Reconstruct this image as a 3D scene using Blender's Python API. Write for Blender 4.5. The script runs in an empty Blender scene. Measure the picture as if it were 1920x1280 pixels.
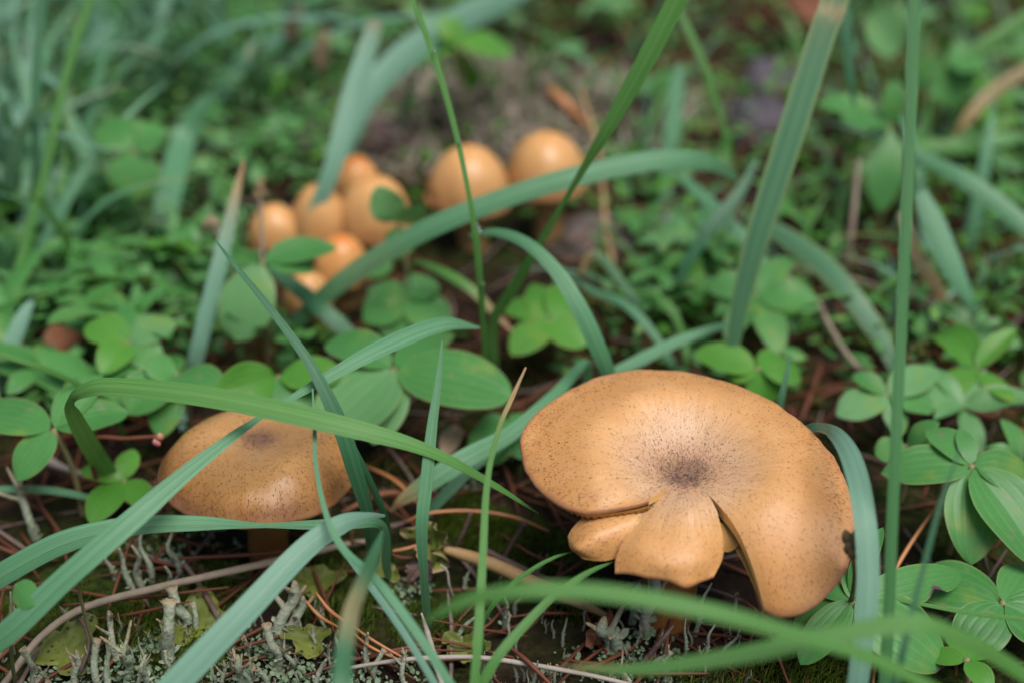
import bpy, math, random
import numpy as np
from mathutils import Vector, noise
R = math.radians
rnd = random.Random(7)
scene = bpy.context.scene
col = scene.collection

# ------------------------------------------------------------------ camera, sky, sun, exposure
H, PITCH, FPX = 0.24, R(32), 1920 * 50 / 36
cam_d = bpy.data.cameras.new('camera')
cam = bpy.data.objects.new('camera', cam_d); col.objects.link(cam)
cam.location = (0, 0, H); cam.rotation_euler = (R(90) - PITCH, 0, 0)
cam_d.lens = 50; cam_d.sensor_width = 36; cam_d.clip_start = 0.01; cam_d.clip_end = 200
cam_d.dof.use_dof = True; cam_d.dof.focus_distance = 0.324; cam_d.dof.aperture_fstop = 6.0
scene.camera = cam

SUN_EL, SUN_AZ = 68, 138           # azimuth measured clockwise from +Y (view direction)
world = bpy.data.worlds.new('World'); scene.world = world; world.use_nodes = True
wn, wl = world.node_tree.nodes, world.node_tree.links
wn.clear()
sky = wn.new('ShaderNodeTexSky'); sky.sky_type = 'NISHITA'; sky.sun_disc = False
sky.sun_elevation = R(SUN_EL); sky.sun_rotation = R(SUN_AZ); sky.air_density = 1.0; sky.dust_density = 4.0
bg = wn.new('ShaderNodeBackground'); bg.inputs['Strength'].default_value = 0.05
wo = wn.new('ShaderNodeOutputWorld')
wl.new(sky.outputs[0], bg.inputs[0]); wl.new(bg.outputs[0], wo.inputs[0])
sd = bpy.data.lights.new('sun', 'SUN'); sd.energy = 2.0; sd.angle = R(40); sd.color = (1.0, 0.965, 0.92)
sun = bpy.data.objects.new('sun', sd); col.objects.link(sun)
a, e = R(SUN_AZ), R(SUN_EL)
sdir = Vector((math.sin(a) * math.cos(e), math.cos(a) * math.cos(e), math.sin(e)))
sun.rotation_euler = sdir.to_track_quat('Z', 'Y').to_euler(); sun.location = (0, 0, 3)
vs = scene.view_settings
vs.view_transform = 'Standard'; vs.look = 'None'; vs.gamma = 1; vs.exposure = 1.06; vs.use_curve_mapping = False
scene.cycles.use_denoising = True
scene.cycles.max_bounces = 8; scene.cycles.transparent_max_bounces = 8

# ------------------------------------------------------------------ picture <-> place
FWD = np.array([0, math.cos(PITCH), -math.sin(PITCH)]); UP = np.array([0, math.sin(PITCH), math.cos(PITCH)])
RT = np.array([1.0, 0, 0]); CAM = np.array([0, 0, H])
def pt(px, py, D):
    return CAM + D * (FWD + (px - 960) / FPX * RT - (py - 640) / FPX * UP)
def gpt(px, py, z=0.0):
    d = FWD + (px - 960) / FPX * RT - (py - 640) / FPX * UP
    return CAM + d * ((z - H) / d[2])
def proj(p):
    q = np.asarray(p, float) - CAM
    D = q @ FWD
    return 960 + FPX * (q @ RT) / D, 640 - FPX * (q @ UP) / D, D
def nz(x, y, z=0.0): return noise.noise((x, y, z))
MOUND = np.array([0.004, 0.555, 0.0])
def hz(x, y):
    z = 0.0035 * nz(x * 18, y * 18) + 0.0018 * nz(x * 55, y * 55, 3) + 0.0008 * nz(x * 160, y * 160, 7)
    d2 = ((x - MOUND[0]) / 0.060) ** 2 + ((y - MOUND[1]) / 0.032) ** 2
    z += 0.019 * math.exp(-d2)
    far = max(0.0, y - 0.75)
    z += 0.05 * min(far, 4) * (0.6 + 0.5 * nz(x * 1.3, y * 1.3, 5)) + 0.02 * min(far, 1) * nz(x * 4, y * 4)
    return z
def ground(px, py, dz=0.0):
    p = gpt(px, py)
    for _ in range(4): p = gpt(px, py, hz(p[0], p[1]) + dz)
    return p
def norm(v):
    v = np.asarray(v, float); n = np.linalg.norm(v)
    return v / n if n > 1e-12 else v

# ------------------------------------------------------------------ materials
def new_mat(name):
    m = bpy.data.materials.new(name); m.use_nodes = True
    nt = m.node_tree; nt.nodes.clear()
    return m, nt
class NT:
    def __init__(s, name):
        s.m, s.t = new_mat(name); s.n, s.l = s.t.nodes, s.t.links
        s.out = s.n.new('ShaderNodeOutputMaterial')
    def node(s, typ, **kw):
        x = s.n.new('ShaderNode' + typ)
        for k, v in kw.items():
            if k in x.inputs.keys():
                if hasattr(v, 'is_output') or isinstance(v, bpy.types.NodeSocket): s.l.new(v, x.inputs[k])
                else: x.inputs[k].default_value = v
            else: setattr(x, k, v)
        return x
    def attr(s, name, what='Fac'): return s.node('Attribute', attribute_name=name).outputs[what]
    def uv(s): return s.node('UVMap').outputs[0]
    def obj(s): return s.node('TexCoord').outputs['Object']
    def noise(s, vec, scale, detail=3, rough=0.55):
        return s.node('TexNoise', Vector=vec, Scale=scale, Detail=detail, Roughness=rough).outputs['Fac']
    def map(s, vec, sc):
        return s.node('Mapping', Vector=vec, Scale=sc).outputs[0]
    def ramp(s, fac, stops):
        r = s.n.new('ShaderNodeValToRGB'); s.l.new(fac, r.inputs[0])
        el = r.color_ramp.elements
        while len(el) < len(stops): el.new(0.5)
        for e_, (p, c) in zip(el, stops):
            e_.position = p; e_.color = (*c, 1) if len(c) == 3 else c
        return r.outputs[0]
    def mix(s, fac, a_, b_, mode='MIX'):
        x = s.n.new('ShaderNodeMix'); x.data_type = 'RGBA'; x.blend_type = mode
        for sock, v in ((x.inputs[0], fac), (x.inputs[6], a_), (x.inputs[7], b_)):
            if isinstance(v, bpy.types.NodeSocket): s.l.new(v, sock)
            elif isinstance(v, (int, float)): sock.default_value = v
            else: sock.default_value = (*v, 1)
        return x.outputs[2]
    def math(s, op, a_, b_=None, clamp=False):
        x = s.n.new('ShaderNodeMath'); x.operation = op; x.use_clamp = clamp
        for sock, v in zip(x.inputs, (a_, b_)):
            if v is None: continue
            if isinstance(v, bpy.types.NodeSocket): s.l.new(v, sock)
            else: sock.default_value = v
        return x.outputs[0]
    def rand(s): return s.node('ObjectInfo').outputs['Random']
    def sep(s, v): return s.node('SeparateXYZ', Vector=v).outputs
    def bump(s, h, strength=0.4, dist=0.0004):
        b = s.n.new('ShaderNodeBump'); b.inputs['Strength'].default_value = strength; b.inputs['Distance'].default_value = dist
        s.l.new(h, b.inputs['Height']); return b.outputs[0]
    def finish(s, color, rough=0.5, spec=0.4, normal=None, transl=0.0, tcol=None, sss=0.0, sss_r=(0.002, 0.001, 0.0005), sheen=0.0):
        p = s.n.new('ShaderNodeBsdfPrincipled')
        def put(k, v):
            if isinstance(v, bpy.types.NodeSocket): s.l.new(v, p.inputs[k])
            elif isinstance(v, tuple) and k == 'Base Color': p.inputs[k].default_value = (*v, 1)
            else: p.inputs[k].default_value = v
        put('Base Color', color); put('Roughness', rough); put('Specular IOR Level', spec)
        if normal: put('Normal', normal)
        if sheen: put('Sheen Weight', sheen); put('Sheen Roughness', 0.4)
        if sss:
            put('Subsurface Weight', sss); p.inputs['Subsurface Radius'].default_value = sss_r; p.inputs['Subsurface Scale'].default_value = 1.0
        o = p.outputs[0]
        if transl:
            t = s.n.new('ShaderNodeBsdfTranslucent')
            c = tcol if tcol is not None else color
            if isinstance(c, bpy.types.NodeSocket): s.l.new(c, t.inputs[0])
            else: t.inputs[0].default_value = (*c, 1)
            if normal: s.l.new(normal, t.inputs['Normal'])
            mx = s.n.new('ShaderNodeMixShader'); mx.inputs[0].default_value = transl
            s.l.new(o, mx.inputs[1]); s.l.new(t.outputs[0], mx.inputs[2]); o = mx.outputs[0]
        s.l.new(o, s.out.inputs[0]); return s.m

def grass_mat(name, c1, c2, mid, rough=0.36, spec=0.42, transl=0.32, edge=None):
    """blade: UV x across, y along in metres; attribute dry marks withered stretches"""
    s = NT(name); uv = s.uv(); x, y, _ = s.sep(uv)
    rn = s.rand(); tint = s.attr('tint')
    base = s.mix(s.math('FRACT', s.math('ADD', rn, tint)), c1, c2)
    base = s.mix(s.math('MULTIPLY', s.noise(s.obj(), 28, 2), 0.6), base, tuple(v * 0.72 for v in c1))
    fine = s.noise(s.map(uv, (42, 9, 1)), 1.0, 3)                 # fine parallel veins
    base = s.mix(s.math('MULTIPLY', s.ramp(fine, [(0.42, (0, 0, 0)), (0.62, (1, 1, 1))]), 0.7), base, tuple(v * 1.6 for v in c2))
    m = s.math('ABSOLUTE', s.math('SUBTRACT', x, 0.5))
    midrib = s.ramp(m, [(0.0, (1, 1, 1)), (0.035, (1, 1, 1)), (0.075, (0, 0, 0))])
    base = s.mix(s.math('MULTIPLY', midrib, 0.45), base, mid)
    if edge:
        ed = s.ramp(s.math('ADD', m, s.math('MULTIPLY', s.noise(s.map(uv, (1, 40, 1)), 1, 2), 0.12)), [(0.40, (0, 0, 0)), (0.50, (1, 1, 1))])
        base = s.mix(s.math('MULTIPLY', ed, 0.55), base, edge)
    spots = s.ramp(s.noise(s.map(uv, (5, 130, 1)), 1, 2), [(0.70, (0, 0, 0)), (0.78, (1, 1, 1))])
    base = s.mix(s.math('MULTIPLY', spots, 0.35), base, (0.42, 0.40, 0.20))
    dryc = s.ramp(s.noise(s.map(uv, (5, 90, 1)), 1, 3), [(0.3, (0.20, 0.10, 0.075)), (0.55, (0.50, 0.33, 0.16)), (0.75, (0.55, 0.44, 0.27))])
    dry = s.attr('dry')
    dn = s.math('ADD', dry, s.math('MULTIPLY', s.math('SUBTRACT', fine, 0.5), s.math('MULTIPLY', dry, 1.2)), True)
    base = s.mix(dn, base, dryc)
    nrm = s.bump(fine, 0.55, 0.00025)
    tc = s.mix(0.35, base, (0.20, 0.34, 0.03))
    return s.finish(base, rough, spec, nrm, transl, tc)

MAT = {}
MAT['blade_blue'] = grass_mat('glaucous_grass', (0.060, 0.195, 0.072), (0.115, 0.275, 0.158), (0.16, 0.36, 0.18))
MAT['blade_pale'] = grass_mat('pale_grass', (0.125, 0.27, 0.190), (0.165, 0.325, 0.235), (0.22, 0.40, 0.28), rough=0.38)
MAT['blade_green'] = grass_mat('fresh_grass', (0.060, 0.185, 0.040), (0.090, 0.24, 0.055), (0.15, 0.33, 0.09))
MAT['blade_dark'] = grass_mat('dark_grass', (0.022, 0.095, 0.045), (0.038, 0.13, 0.06), (0.08, 0.20, 0.09), transl=0.2)
MAT['blade_stem'] = grass_mat('stalk_green', (0.040, 0.135, 0.045), (0.060, 0.18, 0.060), (0.08, 0.22, 0.08), transl=0.15)
MAT['blade_edge'] = grass_mat('yellow_edged_grass', (0.060, 0.165, 0.085), (0.085, 0.205, 0.11), (0.12, 0.27, 0.13), edge=(0.24, 0.32, 0.12))

def leaf_mat(name, c1, c2, vein, blotch, transl=0.30):
    """UV x across (-1..1 mapped to 0..1), y along; arcuate veins follow lines of constant x"""
    s = NT(name); uv = s.uv(); x, y, _ = s.sep(uv)
    rn, tint = s.rand(), s.attr('tint')
    base = s.mix(s.math('FRACT', s.math('ADD', s.math('MULTIPLY', rn, 3.7), tint)), c1, c2)
    base = s.mix(s.math('MULTIPLY', s.noise(s.obj(), 60, 3), 0.75), base, tuple(v * 0.60 for v in c1))
    w = s.math('ABSOLUTE', s.math('SUBTRACT', x, 0.5))
    k = s.math('ABSOLUTE', s.math('SUBTRACT', s.math('FRACT', s.math('ADD', s.math('MULTIPLY', w, 6.2), 0.5)), 0.5))
    vn = s.ramp(k, [(0.0, (1, 1, 1)), (0.05, (0.8, 0.8, 0.8)), (0.16, (0, 0, 0))])
    cell = s.node('TexVoronoi', Vector=s.map(uv, (16, 16, 1)), Scale=1.0, feature='DISTANCE_TO_EDGE').outputs[0]
    base = s.mix(s.math('MULTIPLY', vn, 0.20), base, vein)
    base = s.mix(s.math('MULTIPLY', s.ramp(cell, [(0.0, (1, 1, 1)), (0.12, (0, 0, 0))]), 0.10), base, vein)
    rim = s.ramp(w, [(0.455, (0, 0, 0)), (0.5, (1, 1, 1))])
    base = s.mix(s.math('MULTIPLY', rim, 0.45), base, (0.26, 0.27, 0.10))
    bl = s.ramp(s.noise(s.map(s.obj(), (1, 1, 1)), 260, 3), [(0.64, (0, 0, 0)), (0.72, (1, 1, 1))])
    base = s.mix(s.math('MULTIPLY', s.ramp(s.noise(s.obj(), 95, 2), [(0.56, (0, 0, 0)), (0.72, (1, 1, 1))]), 0.45), base, (0.22, 0.30, 0.05))
    base = s.mix(s.math('MULTIPLY', bl, 0.55), base, blotch)
    dry = s.attr('dry')
    dd = s.math('ADD', dry, s.math('MULTIPLY', s.math('SUBTRACT', s.noise(s.obj(), 300, 2), 0.5), s.math('MULTIPLY', dry, 2.0)), True)
    base = s.mix(s.ramp(dd, [(0.35, (0, 0, 0)), (0.65, (1, 1, 1))]), base, (0.12, 0.055, 0.075))
    h = s.math('ADD', s.math('MULTIPLY', s.ramp(k, [(0.0, (0, 0, 0)), (0.3, (1, 1, 1))]), 1.0), s.math('MULTIPLY', s.noise(s.map(uv, (26, 26, 1)), 1, 2), 0.5))
    nrm = s.bump(h, 0.16, 0.0004)
    tc = s.mix(0.4, base, (0.22, 0.40, 0.03))
    return s.finish(base, s.math('ADD', 0.30, s.math('MULTIPLY', s.noise(s.obj(), 90, 2), 0.18)), 0.34, nrm, transl, tc)
MAT['leaf'] = leaf_mat('bunchberry_leaf', (0.058, 0.225, 0.050), (0.105, 0.31, 0.085), (0.16, 0.38, 0.13), (0.22, 0.19, 0.12))
MAT['leaf_fresh'] = leaf_mat('fresh_leaf', (0.075, 0.27, 0.030), (0.125, 0.36, 0.050), (0.17, 0.36, 0.09), (0.25, 0.24, 0.10), 0.36)
MAT['leaf_pale'] = leaf_mat('pale_leaf', (0.115, 0.30, 0.105), (0.16, 0.37, 0.14), (0.19, 0.36, 0.16), (0.28, 0.22, 0.18))

def simple_mat(name, c1, c2, scale, rough=0.7, spec=0.25, bump=0.5, dist=0.0006, transl=0.0, stretch=(1, 1, 1), sss=0.0):
    s = NT(name); v = s.map(s.obj(), stretch)
    n1 = s.noise(v, scale, 4); n2 = s.noise(v, scale * 4.1, 3)
    base = s.mix(s.math('FRACT', s.math('ADD', s.rand(), s.attr('tint'))), c1, c2)
    base = s.mix(s.ramp(n1, [(0.35, (0, 0, 0)), (0.7, (1, 1, 1))]), base, c2)
    base = s.mix(s.math('MULTIPLY', n2, 0.7), base, tuple(x * 0.45 for x in c1))
    return s.finish(base, rough, spec, s.bump(s.math('ADD', n1, s.math('MULTIPLY', n2, 0.6)), bump, dist), transl, sss=sss)
MAT['stalk'] = simple_mat('plant_stem', (0.16, 0.20, 0.07), (0.28, 0.22, 0.12), 90, 0.6)
MAT['needle'] = simple_mat('fallen_needle', (0.21, 0.072, 0.033), (0.10, 0.036, 0.024), 120, 0.55, 0.2, 0.3, 0.0002)
MAT['needle_orange'] = simple_mat('orange_needle', (0.52, 0.24, 0.10), (0.44, 0.17, 0.065), 120, 0.45, 0.4, 0.3, 0.0002)
MAT['needle_grey'] = simple_mat('weathered_needle', (0.24, 0.17, 0.14), (0.14, 0.10, 0.095), 120, 0.6, 0.3, 0.3, 0.0002)
MAT['twig'] = simple_mat('weathered_stem', (0.34, 0.28, 0.21), (0.22, 0.17, 0.13), 220, 0.75, 0.2, 0.6, 0.0004)
MAT['twig_dark'] = simple_mat('dark_bark_twig', (0.085, 0.050, 0.045), (0.15, 0.09, 0.08), 240, 0.6, 0.35, 0.8, 0.0006)
MAT['straw'] = simple_mat('dry_straw', (0.48, 0.32, 0.15), (0.36, 0.22, 0.09), 160, 0.5, 0.35, 0.5, 0.0003)
MAT['pale_stalk'] = simple_mat('bleached_stalk', (0.46, 0.41, 0.36), (0.32, 0.27, 0.22), 200, 0.65, 0.3, 0.6, 0.0004)
MAT['dead_leaf'] = simple_mat('dead_leaf', (0.33, 0.13, 0.06), (0.22, 0.09, 0.05), 90, 0.6, 0.3, 0.6, 0.0006, 0.15)
MAT['dead_pale'] = simple_mat('bleached_leaf', (0.52, 0.36, 0.24), (0.36, 0.24, 0.17), 90, 0.6, 0.3, 0.6, 0.0006, 0.2)
MAT['bark'] = simple_mat('bark_slab', (0.115, 0.085, 0.080), (0.19, 0.15, 0.135), 70, 0.75, 0.25, 1.0, 0.002)
MAT['stone'] = simple_mat('dark_stone', (0.060, 0.052, 0.065), (0.10, 0.085, 0.10), 45, 0.65, 0.35, 0.8, 0.002)
MAT['moss'] = simple_mat('moss', (0.055, 0.105, 0.012), (0.13, 0.19, 0.020), 70, 0.55, 0.3, 0.2, 0.0002, 0.25)
MAT['moss_far'] = simple_mat('olive_moss', (0.040, 0.062, 0.010), (0.085, 0.10, 0.018), 40, 0.6, 0.3, 0.2, 0.0002, 0.2)
MAT['flower'] = simple_mat('withered_flower', (0.15, 0.085, 0.055), (0.26, 0.20, 0.09), 500, 0.6, 0.3, 0.5, 0.0003)
MAT['berry'] = simple_mat('pink_bud', (0.42, 0.10, 0.13), (0.36, 0.28, 0.10), 120, 0.35, 0.5, 0.2, 0.0003)

def lichen_mat():
    s = NT('grey_green_lichen'); o = s.obj()
    n1, n2 = s.noise(o, 160, 3), s.noise(o, 900, 3)
    base = s.mix(s.math('FRACT', s.math('ADD', s.rand(), s.attr('tint'))), (0.25, 0.31, 0.21), (0.35, 0.36, 0.27))
    base = s.mix(s.ramp(n1, [(0.42, (0, 0, 0)), (0.68, (1, 1, 1))]), base, (0.135, 0.20, 0.115))
    base = s.mix(s.ramp(n2, [(0.45, (0, 0, 0)), (0.62, (1, 1, 1))]), base, (0.36, 0.38, 0.29))
    base = s.mix(s.attr('dry'), base, (0.27, 0.17, 0.10))
    return s.finish(base, 0.85, 0.15, s.bump(n2, 0.9, 0.0006))
MAT['lichen'] = lichen_mat()
MAT['squamule'] = simple_mat('lichen_flakes', (0.16, 0.27, 0.14), (0.30, 0.38, 0.25), 300, 0.8, 0.2, 0.6, 0.0004, 0.15)
MAT['rotted'] = simple_mat('pale_lichen_twiglets', (0.50, 0.47, 0.37), (0.30, 0.24, 0.19), 200, 0.8, 0.2, 0.6, 0.0005)

def olive_mat():
    s = NT('olive_leaf_lichen'); o = s.obj()
    base = s.ramp(s.noise(o, 70, 3), [(0.3, (0.07, 0.10, 0.016)), (0.7, (0.165, 0.19, 0.032))])
    v = s.node('TexVoronoi', Vector=o, Scale=560.0).outputs['Distance']
    keep = s.ramp(s.noise(o, 120, 2), [(0.45, (0, 0, 0)), (0.55, (1, 1, 1))])
    dot = s.math('MULTIPLY', s.ramp(v, [(0.22, (1, 1, 1)), (0.30, (0, 0, 0))]), keep)
    base = s.mix(dot, base, (0.018, 0.022, 0.014))
    base = s.mix(s.attr('dry'), base, (0.40, 0.27, 0.16))
    return s.finish(base, 0.55, 0.3, s.bump(s.noise(o, 300, 3), 0.6, 0.0005), 0.12)
MAT['olive'] = olive_mat()

def soil_mat():
    s = NT('forest_soil'); o = s.obj()
    n1, n2, n3 = s.noise(o, 14, 4), s.noise(o, 90, 4), s.noise(o, 420, 3)
    base = s.ramp(n2, [(0.3, (0.007, 0.005, 0.004)), (0.55, (0.022, 0.014, 0.010)), (0.75, (0.055, 0.032, 0.022))])
    base = s.mix(s.ramp(n1, [(0.48, (0, 0, 0)), (0.60, (1, 1, 1))]), base, s.ramp(n3, [(0.35, (0.010, 0.018, 0.004)), (0.7, (0.040, 0.055, 0.010))]))
    return s.finish(base, 0.9, 0.06, s.bump(s.math('ADD', n2, n3), 1.0, 0.002))
MAT['soil'] = soil_mat()

def cap_mat(name, stops, fib, tan, core_k=0.0, rough0=0.36):
    s = NT(name); rad = s.attr('radial', 'Vector'); sx, sy, sz = s.sep(rad)
    o = s.obj()
    n = s.noise(o, 55, 3)
    sv = s.math('ADD', sz, s.math('MULTIPLY', s.math('SUBTRACT', n, 0.5), 0.10))
    base = s.ramp(sv, stops)
    streak = s.noise(s.map(rad, (34, 34, 3.2)), 1.0, 4)
    zone = s.ramp(sz, [(0.0, (0, 0, 0)), (0.10, (0.05, 0.05, 0.05)), (0.30, (0.7, 0.7, 0.7)), (0.6, (0.2, 0.2, 0.2)), (0.75, (0.06, 0.06, 0.06)), (1, (0.2, 0.2, 0.2))])
    base = s.mix(s.math('MULTIPLY', s.math('MULTIPLY', s.ramp(streak, [(0.42, (0, 0, 0)), (0.66, (1, 1, 1))]), zone), 0.5), base, fib)
    base = s.mix(s.math('MULTIPLY', s.math('MULTIPLY', s.ramp(streak, [(0.30, (1, 1, 1)), (0.46, (0, 0, 0))]), zone), 0.28), base, (0.24, 0.11, 0.045))
    base = s.mix(s.math('MULTIPLY', s.ramp(s.noise(o, 130, 3), [(0.45, (0, 0, 0)), (0.75, (1, 1, 1))]), 0.35), base, tan)
    base = s.mix(s.ramp(s.noise(o, 1500, 2), [(0.52, (0, 0, 0)), (0.72, (0.30, 0.30, 0.30))]), base, (0.22, 0.10, 0.045))
    base = s.mix(s.math('MULTIPLY', s.ramp(s.noise(o, 38, 4, 0.6), [(0.50, (0, 0, 0)), (0.72, (1, 1, 1))]), 0.30), base, (0.26, 0.12, 0.045))
    base = s.mix(s.attr('flesh'), base, (0.66, 0.42, 0.14))
    core = s.ramp(sz, [(0.06, (1, 1, 1)), (0.26, (0, 0, 0))])
    vor = s.node('TexVoronoi', Vector=o, Scale=1150.0).outputs['Distance']
    pits = s.math('MULTIPLY', s.ramp(vor, [(0.28, (1, 1, 1)), (0.5, (0, 0, 0))]), core)
    base = s.mix(s.math('MULTIPLY', pits, core_k), base, (0.075, 0.040, 0.030))
    h = s.math('ADD', s.math('MULTIPLY', s.math('MULTIPLY', streak, zone), 0.7), s.math('SUBTRACT', s.noise(o, 900, 3), s.math('MULTIPLY', pits, 0.9)))
    rough = s.math('ADD', rough0, s.math('MULTIPLY', s.noise(o, 120, 2), 0.22))
    return s.finish(base, rough, 0.42, s.bump(h, 0.35, 0.00022), sss=0.18, sss_r=(0.004, 0.0018, 0.0006))
MAT['cap_big'] = cap_mat('split_cap', [(0.0, (0.15, 0.085, 0.060)), (0.12, (0.20, 0.115, 0.075)), (0.19, (0.36, 0.21, 0.125)), (0.32, (0.45, 0.275, 0.155)), (0.5, (0.50, 0.265, 0.098)),
                        (0.85, (0.48, 0.225, 0.068)), (0.97, (0.35, 0.15, 0.055)), (1.0, (0.32, 0.145, 0.07))], (0.60, 0.42, 0.26), (0.56, 0.33, 0.15), 0.75)
MAT['cap_small'] = cap_mat('round_cap', [(0.0, (0.10, 0.05, 0.035)), (0.10, (0.16, 0.08, 0.045)), (0.20, (0.27, 0.14, 0.055)), (0.36, (0.35, 0.18, 0.058)), (0.6, (0.40, 0.21, 0.070)),
                        (0.86, (0.37, 0.165, 0.040)), (0.95, (0.24, 0.095, 0.025)), (1.0, (0.25, 0.11, 0.05))], (0.46, 0.30, 0.14), (0.48, 0.28, 0.11), 0.6, 0.22)
MAT['cap_young'] = cap_mat('young_cap', [(0.0, (0.50, 0.21, 0.055)), (0.25, (0.53, 0.265, 0.085)), (0.7, (0.50, 0.27, 0.10)), (0.92, (0.44, 0.23, 0.085)), (1.0, (0.30, 0.14, 0.06))], (0.62, 0.36, 0.14), (0.60, 0.35, 0.15), 0.0, 0.24)
MAT['cap_rust'] = cap_mat('rusty_young_cap', [(0.0, (0.50, 0.14, 0.02)), (0.3, (0.56, 0.19, 0.035)), (0.8, (0.60, 0.30, 0.10)), (1.0, (0.50, 0.25, 0.09))], (0.60, 0.30, 0.09), (0.58, 0.28, 0.09), 0.0, 0.24)
MAT['gill'] = simple_mat('gills', (0.62, 0.36, 0.11), (0.50, 0.26, 0.07), 80, 0.6, 0.25, 0.2, 0.0003, sss=0.15)
MAT['stem'] = simple_mat('mushroom_stem', (0.36, 0.155, 0.04), (0.24, 0.10, 0.03), 60, 0.6, 0.3, 0.8, 0.0006, stretch=(4, 4, 0.7))
MAT['stem_pale'] = simple_mat('young_stem', (0.56, 0.36, 0.16), (0.46, 0.26, 0.10), 60, 0.6, 0.3, 0.6, 0.0006, stretch=(4, 4, 0.7))
MAT['scale'] = simple_mat('cap_scales', (0.075, 0.036, 0.022), (0.13, 0.062, 0.034), 300, 0.7, 0.2, 0.1)
def drop_mat():
    s = NT('water'); g = s.n.new('ShaderNodeBsdfGlass'); g.inputs['IOR'].default_value = 1.33; g.inputs['Roughness'].default_value = 0.0
    s.l.new(g.outputs[0], s.out.inputs[0]); return s.m
MAT['water'] = drop_mat()

# ------------------------------------------------------------------ mesh building
class MB:
    def __init__(s): s.v, s.f, s.uvs, s.at = [], [], [], {}
    def vert(s, p, uv=(0, 0), **at):
        s.v.append((float(p[0]), float(p[1]), float(p[2]))); s.uvs.append(uv)
        i = len(s.v) - 1
        for k, x in at.items(): s.at.setdefault(k, {})[i] = x
        return i
    def grid(s, rows):                      # rows of vertex indices
        for a_, b_ in zip(rows, rows[1:]):
            for i in range(len(a_) - 1): s.f.append((a_[i], a_[i + 1], b_[i + 1], b_[i]))
    def mesh(s, name, origin=None):
        V = np.array(s.v, float)
        if origin is not None: V = V - np.asarray(origin)
        me = bpy.data.meshes.new(name)
        me.from_pydata(V.tolist(), [], s.f)
        uvl = me.uv_layers.new(name='UVMap')
        idx = np.empty(len(me.loops), np.int32); me.loops.foreach_get('vertex_index', idx)
        uvl.data.foreach_set('uv', np.array(s.uvs, np.float32)[idx].ravel())
        for k, d in s.at.items():
            vec = hasattr(next(iter(d.values())), '__len__')
            A = me.attributes.new(k, 'FLOAT_VECTOR' if vec else 'FLOAT', 'POINT')
            arr = np.zeros((len(s.v), 3) if vec else len(s.v), np.float32)
            for i, x in d.items(): arr[i] = x
            A.data.foreach_set('vector' if vec else 'value', arr.ravel())
        me.polygons.foreach_set('use_smooth', np.ones(len(me.polygons), bool))
        me.update(); return me
    def obj(s, name, mat, parent=None, origin=None):
        me = s.mesh(name, origin); me.materials.append(MAT[mat] if isinstance(mat, str) else mat)
        o = bpy.data.objects.new(name, me); col.objects.link(o)
        if parent is not None: o.parent = parent
        elif origin is not None: o.location = origin
        return o
def tag(o, label=None, cat=None, group=None, kind=None):
    for k, v in (('label', label), ('category', cat), ('group', group), ('kind', kind)):
        if v: o[k] = v
    return o
def empty(name, loc):
    o = bpy.data.objects.new(name, None); o.location = [float(x) for x in loc]; o.empty_display_size = 0.01; col.objects.link(o); return o
def copy_tree(o, parent=None):
    c = o.copy(); col.objects.link(c); c.parent = parent
    for ch in list(o.children): copy_tree(ch, c)
    return c
def spline(P, n):
    """Catmull-Rom through rows of P (any width), n samples"""
    P = np.asarray(P, float); m = len(P)
    seg = np.linalg.norm(np.diff(P[:, :3], axis=0), axis=1) ** 0.5
    t = np.concatenate([[0], np.cumsum(seg)]); t /= t[-1]
    out = []
    for u in np.linspace(0, 1, n):
        k = min(max(int(np.searchsorted(t, u, side='right')) - 1, 0), m - 2)
        f = (u - t[k]) / (t[k + 1] - t[k])
        p0, p1, p2, p3 = P[max(k - 1, 0)], P[k], P[k + 1], P[min(k + 2, m - 1)]
        m1 = (p2 - p0) / (t[k + 1] - t[max(k - 1, 0)]) * (t[k + 1] - t[k])
        m2 = (p3 - p1) / (t[min(k + 2, m - 1)] - t[k]) * (t[k + 1] - t[k])
        f2, f3 = f * f, f * f * f
        out.append((2 * f3 - 3 * f2 + 1) * p1 + (f3 - 2 * f2 + f) * m1 + (-2 * f3 + 3 * f2) * p2 + (f3 - f2) * m2)
    return np.array(out)
def ribbon(mb, C, W, S, fold=0.16, dry=None, tint=0.0, flat=0.0):
    """a leaf blade: centre line C, widths W, side vectors S; five vertices across with a keel"""
    n = len(C); T = np.gradient(C, axis=0); rows = []; L = 0.0
    for i in range(n):
        if i: L += np.linalg.norm(C[i] - C[i - 1])
        t = norm(T[i]); sd_ = norm(S[i] - t * (S[i] @ t)); nn = np.cross(sd_, t); w = W[i]
        row = []
        for j, (a_, k) in enumerate(((-.5, 0), (-.26, -.62), (0, -1), (.26, -.62), (.5, 0))):
            p = C[i] + sd_ * (a_ * w) + nn * (k * fold * w)
            row.append(mb.vert(p, (a_ + .5, L), dry=(dry[i] if dry is not None else 0.0), tint=tint))
        rows.append(row)
    mb.grid(rows)
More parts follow.
